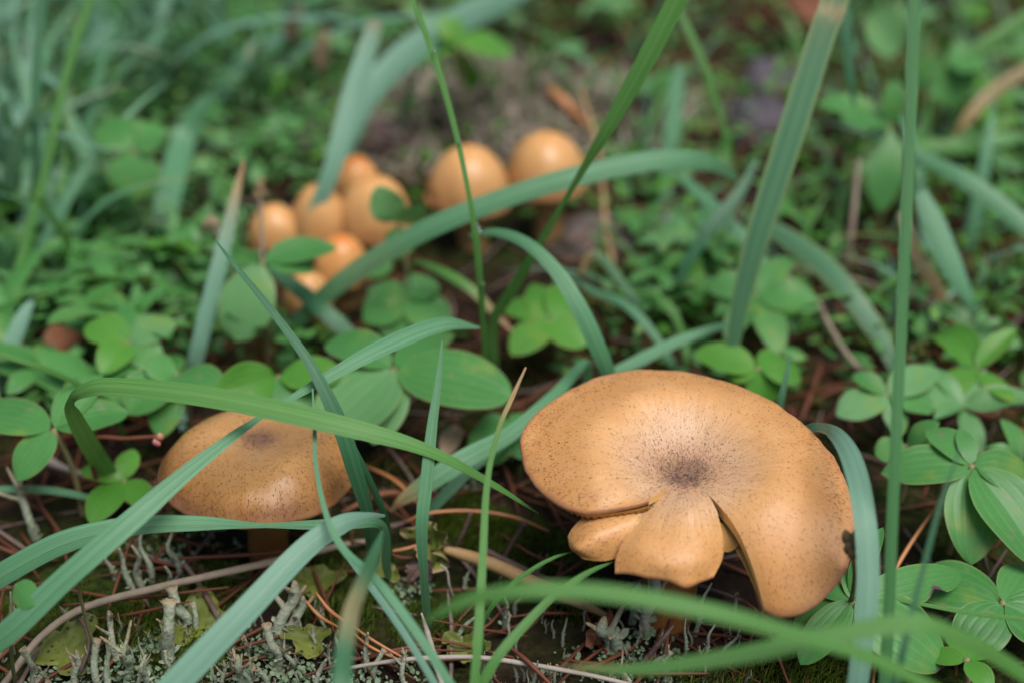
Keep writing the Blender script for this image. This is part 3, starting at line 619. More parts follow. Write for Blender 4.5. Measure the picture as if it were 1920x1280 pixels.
BL = [
 ('green blade arching over the small round mushroom cap', 'blade_green', [(200, 885, .372, 40), (163, 825, .352, 40), (136, 772, .332, 30), (133, 752, .327, 16), (150, 735, .323, 26), (205, 724, .319, 38), (400, 745, .312, 44), (640, 797, .308, 42), (800, 843, .312, 26), (920, 905, .320, 14), (1010, 962, .332, 3)], 20, 'a'),
 ('blade lying diagonally across the small round cap', 'blade_blue', [(-160, 1290, .318, 60), (0, 1195, .300, 62), (120, 1085, .298, 58), (240, 980, .302, 55), (350, 885, .310, 40), (440, 815, .316, 24), (510, 768, .322, 12), (600, 715, .330, 26), (720, 650, .340, 42), (830, 608, .352, 36), (900, 614, .362, 5)], 25, None),
 ('broad blade running level in front of the small cap', 'blade_blue', [(-60, 1115, .318, 60), (0, 1078, .314, 56), (120, 1015, .312, 54), (250, 985, .312, 46), (380, 980, .314, 34), (490, 984, .316, 12), (580, 983, .320, 22), (660, 980, .326, 26), (716, 985, .334, 22)], 10, 'b'),
 ('pale blue blade bent down towards the lichen patch', 'blade_pale', [(722, 966, .316, 6), (690, 968, .310, 22), (640, 982, .304, 46), (575, 1025, .300, 54), (460, 1145, .292, 62), (320, 1290, .286, 66), (240, 1370, .285, 40)], 8, None),
 ('dark narrow blade rising steeply beside the small cap', 'blade_dark', [(405, 452, .335, 3), (440, 497, .333, 10), (500, 570, .330, 15), (580, 680, .326, 22), (635, 790, .326, 34), (665, 880, .330, 34), (690, 965, .338, 26)], 30, 'b'),
 ('short dark blade sheathed against the steep dark one', 'blade_dark', [(632, 770, .330, 8), (655, 830, .331, 20), (690, 895, .335, 16), (722, 968, .342, 14)], -20, 'b'),
 ('upright blade between the two large caps', 'blade_blue', [(829, 638, .318, 3), (822, 715, .316, 14), (810, 800, .314, 22), (800, 900, .312, 27), (791, 985, .312, 26), (795, 1080, .320, 18)], 25, 'b'),
 ('thin blade with a withered pink tip between the large caps', 'blade_green', [(986, 688, .312, 4, 1), (960, 745, .310, 9, .9), (935, 805, .307, 10, .15), (914, 900, .303, 13), (905, 1050, .296, 17), (896, 1200, .290, 20), (888, 1300, .288, 18), (885, 1360, .288, 16)], 20, None),
 ('very thin blade hanging over the flank of the small cap', 'blade_blue', [(586, 728, .318, 3), (590, 800, .312, 8), (592, 870, .306, 9), (612, 965, .300, 12), (645, 1030, .296, 16), (707, 1088, .290, 19), (785, 1190, .284, 20), (850, 1290, .282, 18), (900, 1360, .282, 12)], 12, None),
 ('slender blade slanting over moss below the small cap', 'blade_pale', [(620, 1000, .318, 3), (650, 1040, .310, 10), (700, 1105, .302, 14), (760, 1190, .296, 15), (820, 1290, .292, 15), (850, 1350, .292, 12)], 15, None),
 ('dark folded blade tip with a brown patch in front of the moss', 'blade_dark', [(718, 993, .288, 4), (706, 1030, .282, 22), (690, 1070, .274, 30), (662, 1135, .264, 34, .45), (652, 1180, .260, 36, .3), (646, 1220, .257, 38, 0), (640, 1290, .252, 42), (636, 1400, .252, 40)], 25, None),
 ('small thin blade curving from under the tattered lobe', 'blade_green', [(1072, 1034, .318, 2), (1040, 1044, .316, 7), (1000, 1065, .314, 9), (950, 1104, .314, 11), (905, 1165, .318, 9)], 15, 'b'),
 ('thin blade curving from under the folded cap lobe', 'blade_green', [(1150, 1052, .312, 3), (1100, 1074, .306, 12), (1040, 1115, .302, 16), (980, 1175, .298, 20), (930, 1235, .295, 22), (895, 1300, .294, 22), (860, 1370, .294, 18)], 15, None),
 ('blurred blade sweeping across below the split cap', 'blade_green', [(790, 1172, .250, 6), (830, 1145, .246, 26), (900, 1118, .242, 38), (1000, 1105, .238, 44), (1150, 1112, .236, 46), (1330, 1145, .236, 46), (1480, 1185, .240, 42), (1640, 1235, .246, 36), (1800, 1320, .252, 30), (1900, 1400, .26, 26)], 15, None),
 ('blurred arched blade with a dry tip in the lower corner', 'blade_green', [(1050, 1246, .268, 3, .8), (1090, 1250, .262, 16, .4), (1200, 1253, .256, 32), (1400, 1225, .250, 46), (1600, 1183, .246, 50), (1720, 1168, .246, 48), (1810, 1200, .250, 44), (1900, 1250, .258, 40), (2000, 1320, .266, 34)], 22, None),
 ('pale drooping blade hugging the rim of the split cap', 'blade_pale', [(1500, 830, .352, 22), (1512, 806, .340, 22), (1540, 801, .326, 20), (1572, 818, .310, 34), (1600, 868, .299, 44), (1620, 960, .290, 46), (1628, 1080, .286, 46), (1618, 1200, .284, 44), (1606, 1300, .284, 40), (1596, 1380, .284, 26)], 10, 'a'),
 ('tall stiff green stalk standing beyond the rim of the split cap', 'blade_stem', [(1722, -160, .286, 24), (1715, -20, .286, 25), (1706, 250, .286, 25), (1694, 520, .286, 25), (1681, 800, .286, 24), (1672, 1000, .287, 24), (1667, 1140, .288, 24), (1658, 1300, .290, 26), (1650, 1400, .292, 26)], 5, None),
 ('wispy blurred blade leaning by the tall stalk', 'blade_dark', [(1800, 840, .272, 4), (1765, 940, .27, 9), (1735, 1050, .268, 11), (1705, 1170, .267, 14), (1680, 1280, .267, 20), (1660, 1380, .267, 22)], 10, None),
 ('broad yellow-edged blade leaning behind the split cap', 'blade_edge', [(1605, -130, .385, 58), (1568, -10, .386, 58, .1), (1558, 22, .386, 57, .55), (1545, 55, .386, 56, .1), (1480, 260, .388, 58), (1425, 430, .392, 52), (1390, 560, .398, 40), (1373, 660, .404, 26), (1370, 730, .41, 20)], 15, 'b'),
 ('long green blade slanting across the young cluster', 'blade_green', [(1330, -110, .350, 40), (1275, -10, .352, 42), (1210, 115, .356, 40), (1140, 240, .362, 28), (1095, 315, .368, 16), (1060, 375, .374, 12), (1010, 460, .384, 16), (960, 545, .396, 24), (925, 605, .408, 22)], 20, 'b'),
 ('thin upright grass stem beaded with water droplets', 'blade_green', [(745, -90, .356, 8), (772, -5, .357, 11), (815, 110, .358, 14), (855, 250, .360, 12), (880, 370, .362, 10), (893, 450, .366, 15), (901, 540, .374, 13), (908, 640, .39, 11)], 20, 'b'),
 ('broad blue-green blade bowed across the front of the young cluster', 'blade_blue', [(545, 618, .44, 30), (600, 562, .432, 36), (680, 500, .424, 42, .12), (800, 430, .416, 42), (950, 370, .412, 42), (1100, 326, .412, 43), (1240, 300, .418, 42), (1330, 306, .426, 34), (1385, 335, .436, 8)], 15, 'a'),
 ('blue-green blade bowing down behind the split cap', 'blade_blue', [(880, 442, .392, 6), (930, 436, .386, 18), (985, 455, .380, 24), (1040, 505, .376, 30), (1085, 575, .374, 36), (1120, 650, .376, 36), (1142, 712, .382, 30)], 12, 'b'),
 ('thin pale blade bowing in the undergrowth behind the split cap', 'blade_blue', [(1050, 500, .45, 4), (1110, 545, .44, 15), (1170, 570, .43, 18), (1225, 625, .425, 18), (1262, 690, .425, 14)], 12, 'b'),
 ('short hooked blade beside the thin pale one', 'blade_green', [(1185, 548, .44, 4), (1225, 552, .434, 14), (1262, 585, .43, 18), (1282, 640, .43, 16), (1290, 690, .43, 12)], 12, 'b'),
 ('pale upright blade with a tan tip near the seed stalk', 'blade_pale', [(458, 300, .425, 5, 1), (447, 345, .424, 14, .9), (430, 420, .422, 28, .25), (405, 520, .42, 34), (375, 640, .42, 33), (352, 740, .424, 28), (345, 800, .43, 22)], 15, 'b'),
 ('blurred blue blade with a cut white tip before the narrow young mushroom', 'blade_pale', [(704, 40, .475, 26, .7), (698, 65, .475, 36, .15), (665, 170, .472, 46), (625, 310, .468, 38), (592, 395, .47, 30), (572, 445, .474, 24)], 15, 'b'),
 ('wide blurred blade arching over behind the young cluster', 'blade_pale', [(1040, -70, .56, 40), (960, -12, .55, 52), (850, 45, .54, 58), (750, 112, .53, 58), (690, 180, .525, 50), (655, 260, .525, 36), (640, 330, .53, 22)], 15, 'b'),
 ('thick blurred blade hooked at its tip in the leafy bank', 'blade_blue', [(405, 180, .52, 8), (378, 198, .52, 32), (345, 262, .52, 50), (318, 360, .50, 52), (306, 440, .495, 44)], 12, 'b'),
 ('dark vertical blade in the dense grass bank', 'blade_dark', [(88, -80, .44, 18), (78, 0, .44, 22), (68, 150, .44, 22), (66, 260, .442, 16), (68, 335, .446, 6)], 10, None),
 ('light green stem curving through the dense grass bank', 'blade_green', [(190, -70, .44, 14), (165, 10, .44, 18), (122, 150, .44, 18), (85, 320, .44, 18), (45, 470, .44, 20), (20, 600, .44, 20)], 12, 'b'),
 ('pale blade drooping through the grass bank', 'blade_pale', [(-80, 245, .5, 26), (0, 282, .5, 34), (85, 318, .5, 38), (160, 370, .5, 34), (215, 440, .505, 22), (235, 500, .51, 10)], 12, None),
 ('short slanting blade in the grass bank', 'blade_blue', [(112, 170, .52, 8), (130, 220, .52, 26), (160, 295, .52, 30), (195, 385, .52, 26), (215, 460, .525, 20)], 12, 'b'),
 ('wide shaded blade lying low behind the pale upright blade', 'blade_dark', [(360, 285, .60, 14), (430, 272, .6, 34), (520, 245, .6, 44), (600, 205, .605, 36), (640, 170, .61, 14)], 5, None),
 ('thin grass stem slanting in over the berry leaves', 'blade_green', [(-60, 645, .352, 10), (0, 664, .354, 12), (80, 690, .36, 12), (150, 722, .37, 11), (210, 760, .385, 9)], 10, 'b'),
 ('low thin blade beside the round berry leaf', 'blade_blue', [(-50, 922, .37, 12), (0, 917, .37, 15), (90, 918, .37, 16), (165, 932, .374, 12), (215, 950, .38, 4)], 10, None),
 ('wide blade with a withered tip in the dark gap between the caps', 'blade_blue', [(733, 958, .365, 5, 1), (752, 938, .362, 22, .85), (800, 905, .36, 40, .1), (870, 860, .362, 42), (960, 810, .37, 34), (1040, 740, .38, 26), (1100, 680, .395, 18)], 8, 'b'),
 ('narrow blade rising beneath the wide one in the dark gap', 'blade_blue', [(795, 970, .372, 16), (840, 920, .37, 24), (905, 855, .375, 26), (985, 785, .385, 18), (1030, 745, .39, 6)], 8, 'a'),
 ('blade lying low just beyond the rim of the split cap', 'blade_blue', [(1130, 712, .40, 14), (1190, 680, .402, 26), (1260, 645, .405, 24), (1330, 618, .41, 18), (1400, 600, .415, 6)], 8, 'a'),
 ('yellow-edged blade bowing down to the tall stalk', 'blade_edge', [(1390, 400, .47, 6), (1440, 425, .462, 34), (1530, 485, .45, 46), (1600, 560, .44, 44), (1655, 640, .436, 36), (1690, 710, .438, 26)], 12, 'b'),
 ('blade arching away from the tall stalk above the litter', 'blade_blue', [(1690, 268, .47, 10), (1740, 300, .466, 26), (1810, 338, .46, 36), (1900, 405, .455, 38), (1990, 490, .45, 34), (2050, 570, .45, 28)], 12, 'b'),
 ('short flat blade by the upper part of the tall stalk', 'blade_green', [(1690, 290, .50, 12), (1740, 278, .5, 30), (1800, 276, .5, 32), (1850, 285, .502, 16)], 8, 'a'),
 ('tan withered blade curving above the brown litter', 'blade_edge', [(2000, 90, .53, 30, .9), (1920, 135, .53, 30, .7), (1855, 178, .53, 28, .8), (1812, 225, .53, 22, .95), (1790, 265, .535, 12, 1)], 10, 'b'),
 ('wide hanging blade pointing down into the brown litter', 'blade_blue', [(1725, 360, .44, 28), (1750, 420, .438, 48), (1785, 500, .436, 44), (1812, 555, .436, 26), (1828, 592, .438, 4)], 12, None),
 ('dry tan blade hanging beside the wide hanging one', 'blade_edge', [(1690, 400, .45, 16, .6), (1720, 480, .446, 26, .9), (1760, 545, .445, 24, 1), (1800, 615, .447, 5, 1)], 12, None),
 ('thin blade slanting in the gap beside the long green blade', 'blade_green', [(1245, -30, .47, 12), (1285, 45, .468, 15), (1330, 150, .468, 15), (1362, 260, .472, 12), (1375, 320, .475, 6)], 10, None),
 ('short upright blade beyond the bowed blue-green blade', 'blade_blue', [(1275, 120, .54, 12), (1268, 170, .54, 32), (1258, 260, .54, 34), (1245, 370, .542, 24), (1238, 440, .545, 14)], 10, 'b'),
 ('dark slim blade beside the yellow-edged one', 'blade_dark', [(1580, -40, .45, 16), (1588, 60, .45, 22), (1595, 150, .452, 18), (1602, 200, .455, 5)], 10, None),
 ('dark blade crossing low behind the yellow-edged one', 'blade_dark', [(1420, 300, .455, 8), (1380, 370, .45, 26), (1330, 430, .446, 28), (1285, 500, .446, 22), (1260, 560, .45, 14)], 10, 'b'),
 ('blue blade crossing down behind the yellow-edged one', 'blade_blue', [(1262, 320, .475, 8), (1310, 362, .468, 24), (1370, 420, .46, 26), (1440, 500, .455, 20), (1490, 575, .455, 12)], 10, 'b'),
 ('short dark blade tip poking up behind the split cap', 'blade_dark', [(1482, 665, .368, 3), (1474, 705, .366, 11), (1463, 760, .366, 14), (1455, 820, .37, 13)], 10, 'b'),
 ('slanting blade above the litter by the frame of leaves', 'blade_green', [(2000, -10, .55, 26), (1920, 35, .55, 30), (1830, 95, .55, 28), (1770, 135, .552, 20), (1730, 165, .555, 8)], 8, None),
 ('thin pale blade beside the bunchberry whorl', 'blade_pale', [(1790, 735, .43, 4), (1840, 742, .425, 15), (1900, 748, .42, 20), (1980, 770, .42, 20), (2040, 800, .42, 18)], 8, 'b'),
 ('thin dark blade lying under the bunchberry leaves', 'blade_green', [(1640, 1118, .325, 4), (1720, 1130, .322, 8), (1830, 1150, .32, 10), (1940, 1162, .318, 10)], 8, None),
 ('blurred pale blade upright at the border of the grass bank', 'blade_pale', [(60, 565, .42, 12), (40, 600, .418, 30), (15, 660, .416, 34), (-15, 740, .414, 32), (-40, 800, .415, 26)], 8, 'b'),
 ('dark blade curling under the rusty young mushroom', 'blade_dark', [(500, 500, .44, 8), (550, 535, .436, 30), (610, 585, .43, 34), (670, 640, .43, 26), (710, 690, .43, 14)], 10, None),
 ('yellowing blade tip hooked behind the split cap', 'blade_edge', [(1090, 515, .44, 10, .9), (1102, 482, .438, 16, .8), (1125, 480, .437, 16, .1), (1165, 530, .436, 18), (1200, 580, .438, 14)], 8, 'b'),
 ('thin blade running into the undergrowth below the beaded stem', 'blade_green', [(770, 495, .43, 6), (820, 505, .425, 18), (880, 540, .42, 20, .1), (930, 590, .42, 14, .8), (960, 620, .42, 6, 1)], 8, 'a'),
]
SLIM = {1: .84, 2: .88, 3: .88, 13: .78, 14: .8}
for i, (lab, mt, pts, roll, root) in enumerate(BL):
    blade(lab, mt, [(q[0], q[1], q[2], q[3] * SLIM.get(i, 1.0) * .9, *q[4:]) for q in pts], roll, root)

# water beads on the thin stem
def bead(p, r):
    mb = MB(); rows = []
    for i in range(7):
        f = math.pi * i / 6
        rows.append([mb.vert((r * math.sin(f) * math.cos(t), r * math.sin(f) * math.sin(t), r * .9 * math.cos(f))) for t in np.linspace(0, 2 * math.pi, 11)])
    mb.grid(rows); o = mb.obj('water_droplet', 'water'); o.location = [float(x) for x in p]
    tag(o, 'tiny clear water droplet clinging to the thin grass stem', 'droplet', 'water droplets on the grass stem')
for px, py, D, r in ((897, 428, .3605, .0007), (900, 437, .3605, .0008), (894, 421, .360, .0005), (814, 96, .3565, .0006), (861, 268, .3595, .00045), (906, 533, .372, .0006)): bead(pt(px, py, D), r)

# ------------------------------------------------------------------ leaves and bunchberry whorls
def leaf_mesh(mb, base, tip, width, up, arch=.12, cup=.10, dry=None, shape=(.62, .72), tint=0.0, nu=14, wave=.0, bite=None):
    base, tip = np.asarray(base, float), np.asarray(tip, float); Lv = tip - base; L = np.linalg.norm(Lv); t = Lv / L
    n = norm(np.asarray(up, float) - t * (np.asarray(up) @ t)); s_ = np.cross(t, n)
    a_, b_ = shape; um = a_ / (a_ + b_); mx = um ** a_ * (1 - um) ** b_; rows = []
    for u in np.linspace(0, 1, nu):
        w = width / 2 * (u ** a_ * (1 - u) ** b_) / mx; row = []
        for v in (-1, -.74, -.48, -.22, 0, .22, .48, .74, 1):
            if bite and v > .45: w2 = w * (1 - bite[1] * math.exp(-((u - bite[0]) / .07) ** 2))
            else: w2 = w
            off = n * (L * arch * (math.sin(u * math.pi * .9) * .8 - u * u * .5) + width * cup * (abs(v) ** 1.5) * w / (width / 2) + wave * width * math.sin(u * 9 + v * 2) * abs(v) - width * .010 * abs(math.cos(v * 3 * math.pi)) * (1 - abs(v)))
            p = base + Lv * u + s_ * (v * w2) + off
            row.append(mb.vert(p, (v / 2 + .5, u), dry=(dry(u, v) if dry else 0.0), tint=tint))
        rows.append(row)
    mb.grid(rows)
UPL = norm((0, -.25, 1))
def leaf_px(base, tip, wpx, up):
    """world width that shows as wpx pixels across the leaf"""
    b_, t_ = np.asarray(base), np.asarray(tip); ax = norm(t_ - b_); n = norm(up - ax * (up @ ax)); s_ = np.cross(ax, n)
    m = (b_ + t_) / 2; x0, y0, _ = proj(m); x1, y1, _ = proj(m + s_ * .001)
    # only the component across the drawn axis
    xa, ya, _ = proj(b_); xb, yb, _ = proj(t_); dx, dy = xb - xa, yb - ya; l = math.hypot(dx, dy) or 1
    across = abs((x1 - x0) * (-dy / l) + (y1 - y0) * (dx / l))
    return min(wpx / max(across, .4) * .001, 1.2 * np.linalg.norm(t_ - b_))
def whorl(label, c, leaves, z, mat='leaf', stem=True, group=None, name='bunchberry_plant', stem_mat='stalk', cat='plant'):
    """c: (x, y) of the whorl centre in the photo at height z; leaves: (tip x, tip y, width px, tip height[, dry kind, up vector, material])"""
    cc = gpt(c[0], c[1], z); gb_ = np.array([cc[0] + rnd.uniform(-.004, .004), cc[1] + rnd.uniform(0, .006), 0]); gb_[2] = hz(gb_[0], gb_[1])
    root = empty(name, gb_); tag(root, label, cat, group)
    if stem:
        mb = MB(); tube(mb, spline([cc, (cc * .5 + gb_ * .5) + [.001, .001, 0], gb_ - [0, 0, .004]], 9), np.full(9, .0008), 6); mb.obj('stem', stem_mat, root, gb_)
    for lf in leaves:
        tip = gpt(lf[0], lf[1], lf[3]); dk = lf[4] if len(lf) > 4 else None; up = norm(lf[5]) if len(lf) > 5 and lf[5] else UPL
        lm = lf[6] if len(lf) > 6 else mat
        f = {None: None, 'tip': lambda u, v: max(0, (u - .86) * 7), 'spot': lambda u, v: 1.0 * math.exp(-(((u - .72) / .09) ** 2 + ((v - .35) / .16) ** 2)),
             'edge': lambda u, v: max(0, (u - .6) * 2.2) * max(0, abs(v) - .55) * 2.4, 'bite': lambda u, v: 1.2 * math.exp(-(((u - .66) / .10) ** 2 + ((v - 1) / .35) ** 2))}[dk]
        st = cc + (tip - cc) * .03
        mb = MB(); leaf_mesh(mb, st, tip, leaf_px(st, tip, lf[2], up), up, arch=rnd.uniform(.06, .14), cup=rnd.uniform(-.05, .12), dry=f, shape=(rnd.uniform(.58, .72), rnd.uniform(.62, .8)), wave=rnd.uniform(0, .03), bite=(.66, .55) if dk == 'bite' else None, nu=18)
        o = mb.obj('leaf', lm, root, gb_)
        if dk: tag(o, {'tip': 'leaf with a purple withered tip', 'spot': 'leaf with a dark purple scar', 'edge': 'leaf with a browned edge', 'bite': 'rounded leaf with a bite out of its edge'}[dk])
    return root, gb_, cc
SIDE = (0, -.8, .6)
P4, g4, c4 = whorl('bunchberry plant with a bitten leaf tucked against the split cap', (1597, 1124), [(1808, 1075, 74, .016, 'bite', (0, -.6, .8)), (1488, 1185, 84, .012), (1500, 1245, 70, .010), (1655, 985, 46, .030, None, (-.6, -.6, .5)), (1590, 1060, 34, .022), (1520, 1095, 36, .018), (1776, 1246, 120, .010, 'tip')], .020)
mb = MB()                                                        # its withered flower head
top = gpt(1600, 1042, .0445); tube(mb, spline([c4, (c4 + top) / 2 + [.0006, 0, 0], top], 8), np.full(8, .0006), 6); mb.obj('flower_stalk', 'stalk', P4, g4)
for k, (dx, dy, dz) in enumerate(((-6, -8, .002), (4, -14, .003), (12, -10, .0025), (0, 2, .0015), (16, -24, .003), (-10, -26, .003), (6, -30, .0035))):
    mb = MB(); p1 = gpt(1600 + dx, 1036 + dy, .0455 + dz); d_ = norm(p1 - top); 
    tube(mb, np.array([top, top * .5 + p1 * .5, p1, p1 + d_ * .0012, p1 + d_ * .0024]), np.array([.0004, .0009, .0014, .0010, .0002]), 7, rough=.2, seed=k); mb.obj('bud', 'flower', P4, g4)
whorl('large bunchberry whorl of broad leaves in the open beside the tall stalk', (1822, 872), [(1650, 885, 76, .026, 'edge'), (1822, 1058, 112, .014), (1955, 1062, 110, .016), (1960, 905, 70, .024), (1738, 802, 52, .032), (1800, 800, 36, .034)], .030)
whorl('bunchberry sprig of small leaves low under the broad whorl', (1812, 1236), [(1858, 1296, 44, .012), (1740, 1230, 36, .010), (1780, 1180, 34, .012), (1870, 1215, 30, .010)], .013, 'leaf_fresh')
whorl('dark bunchberry plant shaded below the broad whorl', (1880, 1130), [(1700, 1080, 90, .010), (1800, 1230, 110, .008), (1990, 1190, 110, .010), (1930, 1060, 80, .012)], .014)
whorl('small oval leaf pair beneath the broad whorl', (1790, 1150), [(1845, 1078, 52, .014), (1905, 1140, 40, .012)], .010, 'leaf_fresh')
whorl('bunchberry plant whose big flat leaf lies between the two large caps', (738, 690), [(962, 742, 108, .026), (592, 832, 128, .020, 'spot', None, 'leaf_pale'), (700, 832, 96, .018, 'spot', None, 'leaf_pale'), (610, 640, 70, .030), (850, 620, 50, .024)], .029)
whorl('bunchberry plant standing tall on a brown stalk by the young cluster', (492, 490), [(440, 640, 104, .020, None, SIDE, 'leaf_pale'), (590, 500, 62, .036), (632, 462, 48, .040), (400, 470, 40, .036, None, SIDE)], .040, 'leaf')
whorl('bright bunchberry whorl in the middle of the undergrowth', (1030, 600), [(1100, 648, 66, .016), (958, 665, 62, .016), (1075, 545, 74, .022, None, SIDE, 'leaf_fresh'), (1000, 530, 60, .024), (940, 570, 46, .020)], .020, 'leaf_fresh')
whorl('bunchberry whorl beside the base of the yellow-edged blade', (1418, 553), [(1538, 575, 62, .020), (1462, 665, 58, .014), (1325, 535, 56, .022), (1360, 640, 52, .016), (1480, 480, 48, .026), (1340, 590, 40, .018)], .021)
whorl('bunchberry sprig crossed by the lower part of the tall stalk', (1664, 738), [(1568, 778, 62, .018, 'edge', None, 'leaf_pale'), (1760, 690, 60, .024, None, None, 'leaf_pale'), (1755, 765, 52, .018), (1600, 700, 34, .024), (1690, 815, 44, .014)], .021)
whorl('berry plant with a purple-stemmed leaf at the border of the moss', (100, 805), [(-60, 770, 74, .028, 'spot'), (30, 900, 66, .022), (240, 770, 60, .030), (190, 700, 60, .034)], .030)
whorl('bunchberry leaves directly behind the small round cap', (330, 700), [(420, 745, 70, .026), (240, 775, 84, .022), (270, 680, 60, .030), (300, 820, 70, .016)], .026)
whorl('bunchberry plant with curled glossy leaves behind the small cap', (520, 705), [(400, 740, 84, .030, None, SIDE, 'leaf_fresh'), (520, 800, 60, .02), (640, 700, 62, .03, None, None, 'leaf_fresh'), (590, 790, 66, .02)], .028)
whorl('fresh green bunchberry seedling in the berry bank', (240, 640), [(190, 700, 62, .024, None, SIDE, 'leaf_fresh'), (300, 690, 64, .022), (330, 600, 56, .028, None, None, 'leaf_pale'), (230, 570, 56, .030), (160, 610, 64, .028, None, None, 'leaf_fresh')], .026)
whorl('small upright leaf pair in front of the broad young mushroom', (745, 418), [(706, 350, 66, .052, None, (0, -1, .3)), (795, 385, 36, .050, None, (.3, -1, .3))], .040, 'leaf_pale')
whorl('low leaf pair under the bowed blade by the young cluster', (720, 470), [(780, 440, 60, .030, None, SIDE), (690, 520, 66, .018)], .024)
whorl('round-leaved plant in the grass bank', (250, 280), [(255, 375, 100, .030, None, SIDE), (190, 230, 80, .05), (310, 240, 60, .05)], .045)
whorl('bright yellow-green plant on the slope above the young cluster', (860, 85), [(960, 88, 56, .045, None, None, 'leaf_fresh'), (875, 165, 46, .030, None, None, 'leaf_fresh'), (760, 120, 60, .040, None, None, 'leaf_fresh'), (830, 30, 50, .060, None, None, 'leaf_fresh')], .050)
whorl('plant with round blurred leaves beside the upper tall stalk', (1620, 25), [(1690, 95, 84, .040, None, SIDE, 'leaf_pale'), (1560, 80, 60, .040), (1650, -40, 60, .07)], .055)
whorl('round blurred leaf plant above the brown litter', (1770, 120), [(1800, 200, 90, .025, None, SIDE), (1850, 120, 70, .04), (1700, 160, 60, .03)], .04)
whorl('plant with long leaves midway up the tall stalk', (1668, 235), [(1530, 190, 44, .05), (1600, 285, 46, .03), (1680, 150, 50, .06, None, SIDE), (1650, 400, 70, .02, None, SIDE), (1580, 225, 40, .05)], .045)
whorl('folded fresh leaf plant under the broad whorl beside the stalk', (1700, 835), [(1812, 830, 56, .026, None, SIDE, 'leaf_fresh'), (1640, 850, 50, .02), (1760, 790, 36, .03)], .022)
whorl('leafy sprig just behind the far rim of the split cap', (1420, 690), [(1500, 690, 66, .018), (1360, 700, 70, .02), (1440, 760, 80, .012), (1300, 660, 56, .024)], .022, 'leaf_fresh')
whorl('low bunchberry beneath the bowed blade in the middle', (760, 560), [(680, 600, 70, .016), (840, 610, 72, .016), (730, 640, 66, .012), (820, 530, 56, .022), (690, 540, 50, .02)], .02)
whorl('shaded seedling in the dark gap between the caps', (960, 810), [(890, 800, 56, .012), (880, 860, 80, .008), (1010, 860, 66, .008), (1000, 780, 50, .012)], .012)
whorl('seedling with small dark leaves beside the small cap', (230, 900), [(170, 980, 60, .010), (290, 960, 54, .010), (150, 880, 40, .014, None, None, 'leaf_fresh'), (250, 840, 44, .016)], .012, 'leaf_fresh')

# tiny round-leaved sprig, seed stalks, berry stalk
def stalk_with_head(label, pts, rad, head, cat='flower stalk', head_mat='flower', name='seed_stalk', mat='twig'):
    P = [pt(*p) for p in pts]; e_ = P[-1]; g_ = np.array([e_[0], e_[1] + .003, 0]); g_[2] = hz(g_[0], g_[1]); P.append(g_ - [0, 0, .003])
    root = empty(name, g_); tag(root, label, cat); mb = MB(); Cc = spline(P, 18); tube(mb, Cc, np.linspace(rad * .7, rad, 18), 6); mb.obj('stem', mat, root, g_)
    for k, (dx, dy, r) in enumerate(head):
        c = pt(pts[0][0] + dx, pts[0][1] + dy, pts[0][2]); mb = MB()
        tube(mb, np.array([c + [0, 0, -r], c + [0, 0, -r * .6], c, c + [0, 0, r * .6], c + [0, 0, r * 1.1]]), np.array([.2, .8, 1, .75, .15]) * r, 8, rough=.25, seed=k); mb.obj('bud', head_mat, root, g_)
stalk_with_head('brown seed stalk with a knobbly head beside the young cluster', [(487, 352, .43), (491, 430, .43), (492, 520, .43), (494, 600, .432)], .0008, [(0, 0, .0018), (-6, 14, .0014), (7, 12, .0013), (3, -12, .0012)])
stalk_with_head('short dry flower stalk with a pinkish head in the grass bank', [(395, 415, .45), (410, 440, .45), (432, 470, .452)], .0008, [(0, 0, .0017), (10, 4, .0013), (-9, 6, .0012)], head_mat='dead_pale')
stalk_with_head('leaning reddish stalk with pink and yellow buds by the small cap', [(298, 818, .352), (240, 822, .355), (170, 832, .362)], .0008, [(2, 0, .0011), (-7, 10, .0009), (-2, 13, .0008)], cat='berry stalk', head_mat='berry', mat='needle')
stalk_with_head('thin stalk with one pink bud in front of the level blade', [(172, 1032, .305), (158, 1065, .308), (148, 1105, .315)], .0005, [(0, 0, .0013)], cat='bud stalk', head_mat='berry', name='bud_stalk', mat='stalk')
stalk_with_head('cluster of pale yellow buds on the litter beside the tall stalk', [(1722, 650, .41), (1722, 672, .412)], .0007, [(0, 0, .0018), (14, -6, .0016), (-12, 6, .0015), (4, 12, .0015), (26, 0, .0013)], cat='bud stalk', head_mat='moss_far', name='bud_stalk', mat='stalk')
cl = pt(45, 1112, .300); g_ = ground(30, 1290); g_[2] = hz(g_[0], g_[1])
root = empty('seedling', g_); tag(root, 'tiny seedling with one round glossy leaf before the diagonal blade', 'seedling')
mb = MB(); tube(mb, spline([pt(32, 1095, .302), pt(20, 1150, .304), pt(22, 1230, .310), g_], 12), np.full(12, .0005), 6); mb.obj('stem', 'stalk', root, g_)
mb = MB(); leaf_mesh(mb, pt(30, 1092, .302), pt(62, 1134, .297), .0056, (0.1, -.7, .6), .06, -.12, shape=(.45, .5)); mb.obj('leaf', 'leaf', root, g_)

